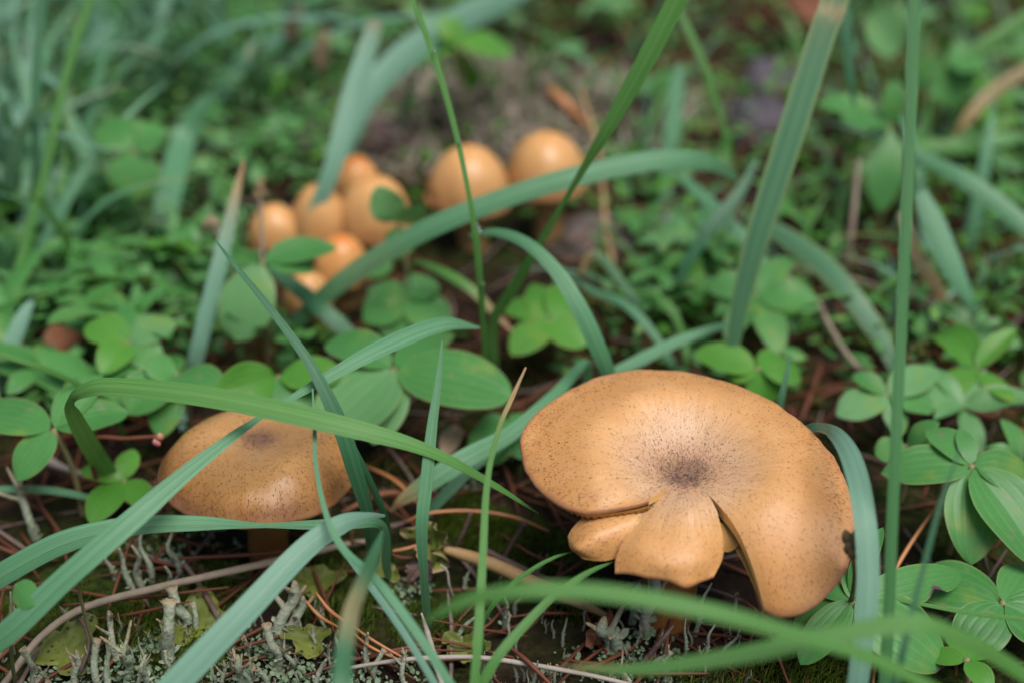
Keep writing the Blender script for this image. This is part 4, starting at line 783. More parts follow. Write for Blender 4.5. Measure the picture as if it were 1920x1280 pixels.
# ------------------------------------------------------------------ twigs, dry stems, needles one can pick out
def stick(label, mat, pts, name='twig', cat='twig', sides=7, flat=1.0, rough=.10, group=None, taper=True):
    """pts: (x, y, height above soil, width px)"""
    P = []
    for x, y, z, w in pts:
        p = ground(x, y, z); P.append([*p, w / FPX * proj(p)[2] / 2])
    A = spline(P, max(12, 5 * len(P))); mb = MB(); org = P[0][:3]
    tube(mb, A[:, :3], np.maximum(A[:, 3], .00012), sides, rough=rough, seed=len(label))
    o = mb.obj(name, mat, None, org); tag(o, label, cat, group); return o
stick('long grey weathered stem bowed in front of the small cap', 'twig', [(-30, 1330, .004, 14), (20, 1265, .006, 14), (80, 1190, .008, 15), (160, 1138, .010, 15), (300, 1100, .012, 15), (450, 1066, .012, 15), (530, 1048, .010, 15), (640, 1022, .006, 13), (700, 1012, .002, 10)], sides=8)
stick('flat straw-coloured dry stem lying between the mushrooms', 'straw', [(832, 1030, .010, 14), (870, 1040, .010, 24), (930, 1060, .010, 26), (1000, 1092, .009, 28), (1070, 1122, .007, 24), (1120, 1145, .004, 14), (1158, 1165, .001, 5)], 'dry_stalk', 'dry stalk', rough=.05)
stick('pale bleached stalk lying along the front litter', 'pale_stalk', [(650, 1252, .004, 7), (740, 1238, .006, 9), (820, 1232, .007, 10), (900, 1232, .007, 10), (1000, 1246, .007, 10), (1110, 1266, .007, 9), (1220, 1292, .006, 8)], 'dry_stalk', 'dry stalk')
stick('short dark stick poking up from the moss by the straw stem', 'twig_dark', [(945, 1045, .003, 9), (962, 1015, .008, 8), (978, 990, .013, 9), (984, 980, .015, 13)], rough=.2)
stick('dark reddish stick lying behind the straw stem', 'twig_dark', [(905, 1028, .008, 14), (930, 1042, .008, 14), (980, 1065, .006, 11), (1040, 1090, .004, 8)], rough=.25)
stick('slim dark stick leaning by the curled lichen', 'twig_dark', [(852, 1030, .004, 9), (868, 1000, .009, 8), (884, 958, .014, 7)], rough=.1)
stick('forked dark twig under the front of the split cap', 'twig_dark', [(1190, 1262, .002, 10), (1215, 1230, .006, 11), (1240, 1200, .010, 10), (1262, 1172, .012, 7)], rough=.2)
stick('white splintered stem standing among the thin blades', 'pale_stalk', [(832, 1290, .002, 12), (815, 1235, .006, 13), (800, 1180, .012, 10), (790, 1148, .016, 3)], 'dry_stalk', 'dry stalk', rough=.15)
stick('twisted white fibre beside the curled lichen', 'pale_stalk', [(850, 1118, .003, 4), (842, 1095, .008, 5), (838, 1070, .012, 5), (826, 1058, .014, 5)], 'dry_fibre', 'fibre')
stick('dark knotted twig under the steep dark blade', 'twig_dark', [(690, 985, .006, 9), (740, 985, .006, 12), (770, 975, .007, 9)], rough=.25)
stick('reddish twig lying across the lichen patch', 'twig_dark', [(345, 1055, .010, 10), (370, 1090, .007, 11), (400, 1140, .005, 11), (412, 1165, .003, 9)], rough=.1)
stick('grey bent twig crossing the olive lobes', 'twig_dark', [(140, 1145, .006, 8), (162, 1180, .008, 8), (166, 1215, .006, 8), (150, 1260, .003, 7)], rough=.1)
stick('thick dry brown stalk in the dark gap between the caps', 'dead_leaf', [(640, 960, .004, 8), (720, 925, .006, 12), (800, 930, .006, 10)], 'dry_stalk', 'dry stalk')
stick('pale funnel-like dry stem beside the small round cap', 'pale_stalk', [(92, 865, .006, 22), (120, 877, .007, 14), (160, 890, .005, 10), (182, 897, .003, 7)], 'dry_stalk', 'dry stalk')
stick('grey arching dry stem behind the tall stalk', 'twig', [(1530, 560, .015, 12), (1560, 620, .014, 12), (1600, 680, .01, 12), (1660, 735, .004, 10)], 'dry_stalk', 'dry stalk')
stick('upright grey dry stem behind the yellow-edged bowed blade', 'twig', [(1610, 300, .045, 9), (1600, 400, .03, 12), (1590, 480, .016, 12), (1580, 540, .002, 12)], 'dry_stalk', 'dry stalk')
stick('long brown stem crossing the brown litter', 'twig', [(1480, 500, .01, 9), (1600, 525, .012, 10), (1700, 555, .010, 10), (1790, 600, .004, 9)], 'dry_stalk', 'dry stalk')
stick('purplish dead stick in the brown litter', 'twig_dark', [(1820, 720, .004, 16), (1860, 660, .008, 16), (1900, 610, .010, 15), (1960, 560, .008, 14)], rough=.15)
stick('thin pale dry stem rising behind the outer young mushroom', 'straw', [(1090, 170, .05, 7), (1125, 300, .03, 8), (1135, 420, .012, 8), (1150, 500, .001, 8)], 'dry_stalk', 'dry stalk')

NG = 'fallen pine needles'
def needle(pts, mat, label, w=6): stick(label, mat, [(x, y, z, w if 0 < i < len(pts) - 1 else w * .6) for i, (x, y, z) in enumerate(pts)], 'pine_needle', 'pine needle', 6, rough=0, group=NG)
needle([(335, 1046, .012), (450, 1040, .013), (570, 1030, .010)], 'needle', 'long red-brown pine needle in the shade below the small cap', 9)
needle([(118, 1134, .006), (300, 1115, .009), (430, 1100, .009)], 'needle', 'red pine needle lying along the grey bowed stem', 7)
needle([(760, 978, .008), (800, 962, .010), (880, 957, .010), (960, 968, .008), (1030, 995, .004)], 'needle_orange', 'long orange pine needle curving over the moss', 7)
needle([(655, 1168, .008), (700, 1200, .008), (770, 1240, .004)], 'needle_orange', 'orange pine needle of a pair by the slender blades', 6)
needle([(660, 1185, .007), (700, 1215, .007), (765, 1242, .003)], 'needle_orange', 'orange pine needle under its twin by the slender blades', 6)
needle([(592, 1110, .012), (620, 1145, .009), (660, 1172, .005)], 'needle_orange', 'bright orange needle tip at the border of the lichen patch', 8)
needle([(570, 1122, .010), (600, 1155, .008), (635, 1175, .004)], 'needle_orange', 'second orange needle tip at the border of the lichen patch', 7)
needle([(1412, 1110, .014), (1440, 1180, .010), (1480, 1285, .004)], 'needle', 'pinkish pine needle sloping from under the split cap', 8)
needle([(955, 1212, .009), (990, 1240, .008), (1035, 1285, .005)], 'needle', 'red-brown needle beneath the thin curving blade', 10)
needle([(722, 1034, .008), (760, 1028, .009), (800, 1016, .009)], 'needle_orange', 'tan needle sticking out by the curled lichen', 7)
needle([(720, 1030, .008), (750, 1044, .007), (785, 1044, .006)], 'needle', 'red needle pointing at the curled lichen', 7)
needle([(1640, 1120, .010), (1645, 1180, .008), (1636, 1290, .003)], 'needle_orange', 'upright orange needle behind the pale drooping blade', 10)
needle([(1765, 935, .016), (1700, 1030, .012), (1650, 1120, .008)], 'needle_orange', 'orange needle sloping beneath the bitten leaf', 8)
needle([(1185, 1262, .004), (1260, 1262, .006), (1330, 1262, .004)], 'needle', 'dark red needle lying under the forked twig', 7)
needle([(1030, 168, .030), (1060, 195, .028), (1100, 240, .018)], 'needle_orange', 'thick orange dead needle bundle on the lichen mound', 24)
needle([(1540, 680, .006), (1520, 740, .006), (1500, 790, .004)], 'needle', 'red needle in the hollow behind the split cap', 12)
needle([(940, 1000, .006), (1000, 1040, .008), (1060, 1060, .006)], 'needle', 'red needle under the tattered lobe of the split cap', 6)
needle([(660, 890, .006), (700, 925, .008), (735, 960, .006)], 'needle', 'red needle beside the steep dark blade', 7)
needle([(680, 870, .008), (740, 900, .009), (790, 948, .006)], 'needle_orange', 'pale orange needle in the dark gap', 7)

# ------------------------------------------------------------------ curled and olive leaf lichens
def lobe_sheet(label, c, rx, ry, z, tiltv, curl, seed, name='leaf_lichen', mat='olive', browned=.5):
    """a lobed thallus: centre in the photo, radii in metres"""
    cc = ground(*c, z); org = cc.copy(); mb = MB(); rows = []; up = norm(tiltv); sx_ = norm(np.cross((0, 1, 0), up)); sy_ = np.cross(up, sx_)
    for i in range(9):
        s_ = i / 8; row = []
        for j in range(41):
            th = 2 * math.pi * j / 40
            r = 1 + .22 * math.sin(th * 3 + seed) + .13 * math.sin(th * 5 + seed * 2) + .06 * math.sin(th * 11 + seed * 3)
            hgt = curl * s_ ** 3 * (0.9 + .9 * math.sin(th * 6 + seed) + .5 * math.sin(th * 13 + seed)) + .0006 * nz(math.cos(th) * s_ * 3, math.sin(th) * s_ * 3, seed)
            p = cc + sx_ * (rx * s_ * r * math.cos(th)) + sy_ * (ry * s_ * r * math.sin(th)) + up * hgt
            row.append(mb.vert(p, (s_, th), dry=browned * max(0, s_ - .86) * 7))
        rows.append(row)
    mb.grid(rows); o = mb.obj(name, mat, None, org); tag(o, label, 'lichen'); return o
lobe_sheet('curled leafy lichen with a ruffled tan rim beside the straw stem', (812, 1015), .0046, .0068, .011, (-.55, -.75, .45), .0026, 1.0, browned=1.0)
lobe_sheet('brown underside flap of dried lichen below the ruffled one', (790, 1055), .0034, .0050, .006, (.35, -.7, .5), .0012, 2.2, mat='twig_dark')
lobe_sheet('yellow-green spotted lichen lobe in front of the grey bowed stem', (372, 1168), .0085, .0075, .0035, (.1, -.2, 1), .0008, 3.1, browned=.1)
lobe_sheet('spotted olive lichen lobe at the foot of the lichen stalks', (128, 1215), .0080, .0070, .003, (-.1, -.3, 1), .0008, 4.4, browned=.1)
lobe_sheet('olive lichen lobe at the moss edge by the pale bent blade', (575, 1200), .0050, .0045, .003, (.2, -.2, 1), .0008, 5.5, browned=.2)
lobe_sheet('olive lichen lobe in the shade of the small cap stem', (590, 1090), .0065, .0050, .003, (0, -.2, 1), .0008, 6.4, browned=.1)
lobe_sheet('frilly olive lichen on the pale bleached stalk', (870, 1215), .0050, .0035, .003, (0, -.3, 1), .0014, 7.2, browned=.2)
lobe_sheet('bright spotted lichen lobe behind the dark folded blade', (712, 1072), .0045, .0035, .004, (0, -.4, 1), .0010, 8.8, browned=.2)
lobe_sheet('thin brown dried lichen flake before the split cap stem', (1130, 1185), .0040, .0042, .005, (.2, -.8, .5), .0012, 9.3, mat='dead_leaf')

# ------------------------------------------------------------------ grey-green lichen stalks
def podetium(kind, seed):
    r = random.Random(seed); h = r.uniform(.011, .017); mb = MB()
    lean = np.array([r.uniform(-.25, .25), r.uniform(-.25, .25), 1.0])
    P = np.array([[0, 0, -.002], *[lean * h * f + np.array([r.uniform(-.1, .1) * h, r.uniform(-.1, .1) * h, 0]) for f in (.35, .7, 1.0)]])
    Cc = spline(P, 16); u = np.linspace(0, 1, 16); r0 = r.uniform(.00085, .00125)
    if kind == 'point': rad = r0 * (1.15 - .8 * u ** 1.5)
    else: rad = r0 * (1.1 - .25 * u)
    dry = np.clip((u - .9) * 8, 0, .7) if kind != 'point' else np.clip((u - .93) * 8, 0, .5)
    if kind == 'cup': rad[-3:] *= (1.05, 1.18, 1.5)
    elif kind == 'fork': rad[-4:] *= (.95, .85, .7, .35)
    rows = tube(mb, Cc, rad, 9, cap=kind != 'cup', rough=.30, dry=dry, seed=seed)
    if kind == 'cup':                                    # hollow of the cup
        prev = rows[-1]; t = norm(Cc[-1] - Cc[-2])
        for f, dz in ((.7, -.0004), (.35, -.0012)):
            row = [mb.vert(Cc[-1] + (np.array(mb.v[i]) - Cc[-1]) * f + t * dz, dry=.8, tint=0.0) for i in prev[:-1]]; row.append(row[0]); mb.grid([rows[-1] if f == .7 else last, row]); last = row
    if kind == 'fork':
        for k in range(r.choice((3, 4, 5))):
            i0 = r.randrange(8, 14); d = norm(np.array([math.cos(k * 2.4 + seed), math.sin(k * 2.4 + seed), r.uniform(.5, 1.2)]))
            L = h * r.uniform(.22, .42); Q = np.array([Cc[i0], Cc[i0] + d * L * .5 + [0, 0, L * .15], Cc[i0] + d * L + [0, 0, L * .4]])
            q = spline(Q, 8); rr_ = r0 * np.array([.75, .62, .55, .5, .45, .42, .36, .18]); tube(mb, q, rr_, 7, rough=.25, dry=np.linspace(0, .8, 8), seed=seed + k)
    for k in range(7):                                   # flaky squamules low on the stalk
        f = r.uniform(.02, .45); c = Cc[int(f * 15)]; an = r.uniform(0, 6.28); d = np.array([math.cos(an), math.sin(an), r.uniform(.2, .8)]); s_ = norm(np.cross(d, (0, 0, 1))); w = r.uniform(.0006, .0013)
        ids = [mb.vert(c + s_ * w * a_ * .7 + d * b_ * w * 1.3, tint=.3) for a_, b_ in ((-.5, .3), (.5, .3), (.8, 1.1), (0, 1.5), (-.8, 1.1))]; mb.f.append(tuple(ids))
    return mb.mesh('lichen_stalk')
PROTO = {k: [podetium(k, 10 * i + j) for j in range(4)] for i, k in enumerate(('point', 'cup', 'fork'))}
LAB = {'point': 'slender pointed grey-green lichen stalk', 'cup': 'grey-green lichen stalk ending in a small cup', 'fork': 'branched grey-green lichen stalk'}
for ms in PROTO.values():
    for m_ in ms: m_.materials.append(MAT['lichen'])
def lichen(px, py, hpx, kind, lean=0.0, fat=1.0):
    p = ground(px, py); D = proj(p)[2]; me = rnd.choice(PROTO[kind])
    o = bpy.data.objects.new('lichen_stalk', me); col.objects.link(o); o.location = p
    zs = max(v.co.z for v in me.vertices); k = 1.2 * hpx / FPX * D / .80 / zs; fat *= .82
    o.scale = (min(k, 1.1) * fat, min(k, 1.1) * fat, k); o.rotation_euler = (rnd.uniform(-.12, .12), lean + rnd.uniform(-.08, .08), rnd.uniform(0, 6.28) if not lean else 0)
    where = 'before the split cap' if px > 980 else 'beside the straw stalk' if px > 620 else 'before the small cap' if py < 1130 else 'by the pale bent blade' if px > 390 else 'by the grey bowed stem'
    tag(o, LAB[kind] + ' ' + where, 'lichen', 'grey-green lichen stalks')
for a_ in ((62, 1010, 95, 'fork', -.25, 1.3), (250, 1105, 65, 'point', -.3), (268, 1105, 78, 'point', -.2), (285, 1090, 70, 'point'), (338, 1085, 75, 'point', -.1), (215, 1085, 50, 'point'),
           (318, 1120, 60, 'point'), (345, 1195, 75, 'cup', 0, 1.5), (300, 1235, 85, 'fork', 0, 1.3), (315, 1255, 110, 'cup', .05, 1.4), (225, 1240, 75, 'fork', 0, 1.1), (232, 1280, 110, 'fork', 0, 1.2),
           (192, 1290, 75, 'cup', -.1), (205, 1300, 85, 'point', -.1), (140, 1300, 70, 'fork', 0, 1.1), (262, 1290, 60, 'fork'), (275, 1290, 70, 'point'), (352, 1185, 50, 'fork'), (372, 1200, 55, 'cup'),
           (525, 1215, 95, 'fork', 0, 1.6), (535, 1200, 70, 'fork', .2, 1.4), (548, 1250, 60, 'fork', .1, 1.2), (515, 1255, 75, 'cup', 0, 1.3), (455, 1290, 65, 'fork', 0, 1.2), (470, 1300, 60, 'fork', 0, 1.3), (500, 1300, 50, 'cup', 0, 1.2),
           (590, 1300, 60, 'point', .2), (420, 1300, 55, 'fork'), (400, 1290, 40, 'cup'), (870, 1105, 42, 'point', .05, .9), (945, 1180, 70, 'point', 0, .8), (965, 1150, 50, 'point', .1, .8), (938, 1095, 30, 'point', 0, .8),
           (845, 1220, 60, 'point', .3), (690, 1255, 60, 'point', -.1), (700, 1270, 45, 'cup', .2, 1.2), (1210, 1190, 110, 'fork', 0, 1.5), (1185, 1165, 70, 'cup', 0, 1.1), (1155, 1225, 70, 'fork', 0, 1.8), (1130, 1230, 50, 'cup', 0, 1.2),
           (1102, 1210, 60, 'point', .1, .7), (1055, 1210, 45, 'point', 0, .7), (1038, 1195, 30, 'point', -.1, .7), (1302, 1190, 100, 'point', .02, .7), (1320, 1235, 60, 'point', .2, .7), (1350, 1240, 60, 'point', .25, .7), (1285, 1230, 60, 'point', 0, .7),
           (1220, 1270, 75, 'point', .1, .9), (1240, 1285, 60, 'cup', 0, 1.1), (1005, 1085, 40, 'fork', .3, .9), (635, 1235, 50, 'point', 0, .8), (760, 1290, 60, 'fork'), (1000, 1290, 50, 'point', 0, .8), (1180, 1290, 60, 'fork', 0, 1.1),
           (40, 1180, 60, 'point', 0, .8), (8, 1240, 60, 'fork', 0, 1), (100, 1290, 60, 'fork', 0, 1), (60, 1290, 70, 'cup', 0, 1)): lichen(*a_)
for k in range(95):                                      # more small ones within the same patch
    x, y = rnd.uniform(-40, 640), rnd.uniform(1150, 1330)
    if rnd.random() < .5: x = rnd.uniform(900, 1400)
    lichen(x, y, rnd.uniform(22, 48), rnd.choice(('point', 'fork', 'cup', 'fork')), 0, rnd.uniform(.6, 1.0))

# ------------------------------------------------------------------ moss, flakes, loose litter (uncountable)
def moss_patch(mb, c, rad, n, hgt, rng):
    for _ in range(n):
        an, r = rng.uniform(0, 6.28), rad * math.sqrt(rng.random()); x, y = c[0] + r * math.cos(an), c[1] + r * math.sin(an) * .8; z = hz(x, y)
        dome = hgt * 1.2 * (1 - (r / rad) ** 2); an = rng.uniform(0, 6.28); L = hgt * rng.uniform(.6, 1.5); d = np.array([math.cos(an) * rng.uniform(.1, .8), math.sin(an) * rng.uniform(.1, .8), 1]); d = norm(d) * L
        s_ = norm(np.cross(d, (math.cos(an + 1), math.sin(an + 1), .3))) * rng.uniform(.00010, .00020); p = np.array([x, y, z + dome - .0005]); tn = rng.random()
        m_ = p + d * .55 + [0, 0, L * .1]; q = p + d + np.array([d[0], d[1], -.2 * L]) * .35
        ids = [mb.vert(v, tint=tn) for v in (p - s_, p + s_, m_ + s_ * .9, m_ - s_ * .9, q)]; mb.f += [(ids[0], ids[1], ids[2], ids[3]), (ids[3], ids[2], ids[4])]
rng = random.Random(21); mb = MB()
for px, py, r, n in ((900, 1005, .012, 1500), (965, 1020, .012, 1300), (860, 975, .010, 900), (400, 1105, .010, 900), (330, 1150, .012, 1200), (370, 1230, .012, 900), (640, 1160, .010, 800), (690, 1130, .008, 700), (1050, 1050, .010, 700),
                     (270, 1010, .014, 700), (560, 1060, .012, 500), (1470, 1260, .012, 800), (1320, 1290, .012, 700), (90, 1150, .012, 500), (1560, 1290, .010, 600), (800, 1180, .010, 600), (1500, 860, .014, 400), (250, 1180, .010, 600), (1100, 1130, .010, 500)):
    moss_patch(mb, ground(px, py), r, n, .0026, rng)
tag(mb.obj('moss', 'moss'), 'bright green moss cushions on the soil around the lichens', 'moss', kind='stuff')
mb = MB()
for _ in range(150):
    px, py = rng.uniform(300, 1950), rng.uniform(180, 950); moss_patch(mb, ground(px, py), rng.uniform(.008, .02), 110, .004, rng)
for _ in range(80):
    x, y = rng.uniform(-.6, .6), rng.uniform(.35, 1.4); moss_patch(mb, (x, y), .03, 60, .006, rng)
tag(mb.obj('moss', 'moss_far'), 'olive moss on the soil behind the mushrooms', 'moss', kind='stuff')
def flakes(mb, c, rad, n, size, rng):
    for _ in range(n):
        an, r = rng.uniform(0, 6.28), rad * math.sqrt(rng.random()); x, y = c[0] + r * math.cos(an), c[1] + r * math.sin(an); z = hz(x, y) + rng.uniform(0, .0022)
        d = norm((rng.gauss(0, 1), rng.gauss(0, 1), rng.uniform(0, 1))); s_ = norm(np.cross(d, (rng.gauss(0, 1), rng.gauss(0, 1), 1))); w = size * rng.uniform(.5, 1.3); p = np.array([x, y, z]); tn = rng.random()
        ids = [mb.vert(p + d * a_ * w + s_ * b_ * w, tint=tn) for a_, b_ in ((0, 0), (.5, -.5), (1, -.45), (1.15, 0), (.9, .5), (.4, .45))]; mb.f.append(tuple(ids))
mb = MB()
for px, py, r, n in ((300, 1260, .010, 260), (230, 1270, .010, 200), (520, 1240, .012, 420), (470, 1270, .012, 300), (770, 1110, .006, 200), (340, 1200, .008, 160), (1190, 1230, .010, 240), (1230, 1290, .010, 200), (720, 1280, .010, 200), (840, 925, .010, 160),
                     (300, 1010, .010, 120), (90, 1280, .010, 160), (380, 1040, .010, 100), (1100, 1290, .014, 200), (600, 1290, .010, 180)): flakes(mb, ground(px, py), r, int(n * .85), .0011, rng)
tag(mb.obj('lichen_flakes', 'squamule'), 'pale green crust of lichen flakes round the stalks', 'lichen', kind='stuff')

def litter(mb, n, xr, yr, lr, w, rng, lift=.004, ok=None):
    k = 0
    while k < n:
        x, y = rng.uniform(*xr), rng.uniform(*yr)
        if ok and not ok(x, y): continue
        k += 1; L = rng.uniform(*lr); an = rng.uniform(0, 6.28); z = hz(x, y) + rng.uniform(.0004, lift)
        d = np.array([math.cos(an), math.sin(an), rng.gauss(0, .16)]) * L / 2; bend = np.array([-math.sin(an), math.cos(an), .3]) * L * rng.gauss(0, .07)
        c = np.array([x, y, z]); Q = np.array([c - d, c - d * .4 + bend * .8, c + d * .4 + bend * .8, c + d])
        tube(mb, Q, np.array([.5, 1, 1, .35]) * w * rng.uniform(.7, 1.2) / 2, 4, tint=rng.random(), cap=False)
mb = MB(); litter(mb, 560, (-.22, .22), (.235, .40), (.018, .045), .0010, rng)
litter(mb, 1300, (-.30, .34), (.38, .85), (.02, .05), .0011, rng, .006, lambda x, y: rng.random() < .35 + .65 * (x > .02))
litter(mb, 500, (-.9, .9), (.2, 1.6), (.03, .06), .0014, rng)
tag(mb.obj('needle_litter', 'needle'), 'brown and red pine needles littering the soil', 'litter', kind='stuff')
mb = MB(); litter(mb, 320, (-.22, .24), (.235, .75), (.015, .05), .0011, rng)
tag(mb.obj('needle_litter', 'needle_grey'), 'grey weathered needles and bits of twig on the soil', 'litter', kind='stuff')
mb = MB()
for _ in range(1100):
    x, y = MOUND[0] + rng.gauss(-.008, .036), MOUND[1] + rng.gauss(-.010, .020); z = hz(x, y); L = rng.uniform(.006, .019); d = norm((rng.gauss(0, .7), rng.gauss(0, .7), rng.uniform(.1, 1))) * L; c = np.array([x, y, z])
    tube(mb, np.array([c, c + d * .5 + [rng.gauss(0, .0006), 0, 0], c + d]), np.array([.0006, .0005, .0002]) * rng.uniform(.8, 2.3), 4, tint=rng.random(), cap=False)
tag(mb.obj('pale_lichen_tangle', 'rotted'), 'tangle of pale lichen and rotten twiglets on the mound behind the young cluster', 'lichen', kind='stuff')

# ------------------------------------------------------------------ bark, stone, dead leaves
def slab(label, c, sx_, sy_, sz_, rot, mat, name, cat, seed):
    p = ground(*c); mb = MB(); rows = []
    for i in range(13):
        f = math.pi * i / 12; row = []
        for j in range(19):
            th = 2 * math.pi * j / 18; v = np.array([math.sin(f) * math.cos(th), math.sin(f) * math.sin(th), math.cos(f)])
            v = np.sign(v) * np.abs(v) ** .75; k = 1 + .30 * nz(v[0] * 1.6 + seed, v[1] * 1.6, v[2] * 1.6) + .10 * nz(v[0] * 5, v[1] * 5 + seed, v[2] * 5)
            if j == 18: row.append(row[0])
            else: row.append(mb.vert((v[0] * sx_ * k, v[1] * sy_ * k, v[2] * sz_ * k)))
        rows.append(row)
    mb.grid(rows); o = mb.obj(name, mat); o.location = p; o.rotation_euler = (0, 0, rot); tag(o, label, cat); return o
slab('grey-brown slab of bark lying behind the split cap', (1150, 450), .024, .014, .006, .3, 'bark', 'bark_piece', 'bark', 2.0)
slab('dark purplish stone beyond the yellow-edged blade', (1430, 245), .017, .013, .012, .5, 'stone', 'stone', 'stone', 4.0)
slab('second dark stone higher up beyond the yellow-edged blade', (1440, 160), .014, .012, .010, .9, 'stone', 'stone', 'stone', 6.5)
slab('dark rotten wood chunk beside the lichen mound', (735, 262), .017, .010, .008, .2, 'twig_dark', 'rotten_wood', 'wood', 8.2)
def dead_leaf(label, b_, t_, w, z, mat, up=(0, -.5, 1)):
    p0, p1 = ground(*b_, z[0]), ground(*t_, z[1]); mb = MB(); leaf_mesh(mb, p0, p1, leaf_px(p0, p1, w, norm(up)), norm(up), .08, .25, wave=.08)
    o = mb.obj('dead_leaf', mat, None, p0); tag(o, label, 'dead leaf')
dead_leaf('curled tan dead leaf in the grass above the bank', (560, 5), (545, 85), 34, (.05, .03), 'dead_pale', (0, -1, .4))
dead_leaf('pinkish dead leaf hanging in the grass above the cluster', (610, 50), (600, 140), 30, (.04, .02), 'dead_pale', (0, -1, .4))
dead_leaf('orange-brown dead leaf under the top of the yellow-edged blade', (1470, 0), (1540, 40), 60, (.02, .02), 'dead_leaf')
dead_leaf('red-brown dead leaf among the berry seedlings', (80, 660), (160, 630), 50, (.01, .008), 'dead_leaf')
dead_leaf('russet dead leaf in the litter behind the split cap', (1180, 480), (1240, 540), 40, (.008, .006), 'dead_leaf')
dead_leaf('tan dead leaf lying under the bowed blade', (780, 560), (750, 610), 26, (.012, .008), 'dead_pale')
dead_leaf('small pale dead leaf behind the wide blade in the gap', (860, 800), (830, 860), 40, (.006, .006), 'dead_pale')
dead_leaf('brown dead leaf at the edge of the brown litter', (1900, 800), (1940, 870), 60, (.006, .004), 'dead_leaf')

# ------------------------------------------------------------------ undergrowth fill
KEEP = ((285, 160, 430, 390, .60), (1330, 110, 1500, 300, .62), (690, 150, 1110, 330, .57), (955, 680, 1625, 1175, .36), (285, 755, 672, 1000, .385), (465, 235, 1112, 600, .53), (560, 940, 1160, 1290, .40), (-10, 1000, 640, 1290, .4), (1640, 1000, 1920, 1290, .36))
def clear(p, hgt, spread):
    """true when a plant at p would not hide one of the main subjects"""
    for q in (p, p + np.array([0, 0, hgt])):
        x, y, D = proj(q); m = spread / D * FPX
        for x0, y0, x1, y1, d in KEEP:
            if D < d and x0 - m < x < x1 + m and y0 - m < y < y1 + m * .4: return False
    return True
frng = random.Random(5)
def fill_blade(mb, p, L, w, rng):
    an = rng.uniform(0, 6.28); lean = rng.uniform(.15, .9); d = np.array([math.cos(an), math.sin(an), 0]); k = rng.uniform(.2, 1.1); n = 9; Cc = []
    for i in range(n):
        u = i / (n - 1); Cc.append(p + d * L * (lean * u * .6 + k * u ** 2.4 * .5) + np.array([0, 0, L * (u - .45 * k * u ** 2.6) * (1 - .3 * lean)]) - [0, 0, .002])
    Cc = np.array(Cc); u = np.linspace(0, 1, n); W = w * np.minimum(1, .55 + 1.6 * u) * (1 - u ** 3) + .0001
    an2 = an + math.pi / 2 + rng.uniform(-.7, .7); S = np.tile(np.array([math.cos(an2), math.sin(an2), 0.]), (n, 1)); ribbon(mb, Cc, W, S, .12, dry=np.clip((u - .8) * 4, 0, 1) * (rng.random() < .3), tint=rng.random())
def fill_grass(label, mat, n, zone, lr, wr):
    mb = MB(); k = t = 0
    while k < n and t < n * 40:
        t += 1; p = np.array(zone()); p[2] = hz(p[0], p[1]); L = frng.uniform(*lr)
        if not clear(p, L * .8, L * .3): continue
        fill_blade(mb, p, L, frng.uniform(*wr), frng); k += 1
    tag(mb.obj('grass', mat), label, 'grass', kind='stuff')
def zpx(x0, x1, y0, y1): return lambda: ground(frng.uniform(x0, x1), frng.uniform(y0, y1))
fill_grass('blue-green grass of the dense bank beyond the small cap', 'blade_blue', 240, zpx(-250, 520, -60, 580), (.05, .12), (.0018, .0050))
fill_grass('pale broad grass arching through the dense bank', 'blade_pale', 130, zpx(-250, 560, -80, 480), (.06, .14), (.005, .009))
fill_grass('dark green grass inside the dense bank', 'blade_dark', 45, zpx(-250, 560, -60, 560), (.04, .10), (.002, .005))
fill_grass('fresh green grass scattered over the bank', 'blade_green', 260, zpx(-250, 700, -80, 600), (.03, .09), (.0012, .0036))
fill_grass('sparse grass behind the mushrooms', 'blade_blue', 70, zpx(700, 2150, -80, 520), (.03, .09), (.0018, .005))
fill_grass('thin fresh grass scattered over the litter', 'blade_green', 90, zpx(600, 2150, -80, 700), (.02, .07), (.0010, .0035))
fill_grass('thin pale grass tangled over the litter behind the split cap', 'blade_pale', 60, zpx(1080, 2050, 180, 640), (.02, .055), (.0008, .0028))
fill_grass('thin green grass tangled over the litter behind the split cap', 'blade_green', 90, zpx(1080, 2050, 120, 640), (.02, .06), (.0008, .0028))
fill_grass('distant grass covering the ground beyond the mound', 'blade_blue', 700, lambda: [frng.uniform(-1.1, 1.1), frng.uniform(.74, 2.2), 0], (.06, .18), (.003, .007))
fill_grass('grass growing off to both sides of the clearing', 'blade_green', 160, lambda: [frng.choice((-1, 1)) * frng.uniform(.24, .6), frng.uniform(.15, .7), 0], (.05, .12), (.003, .006))

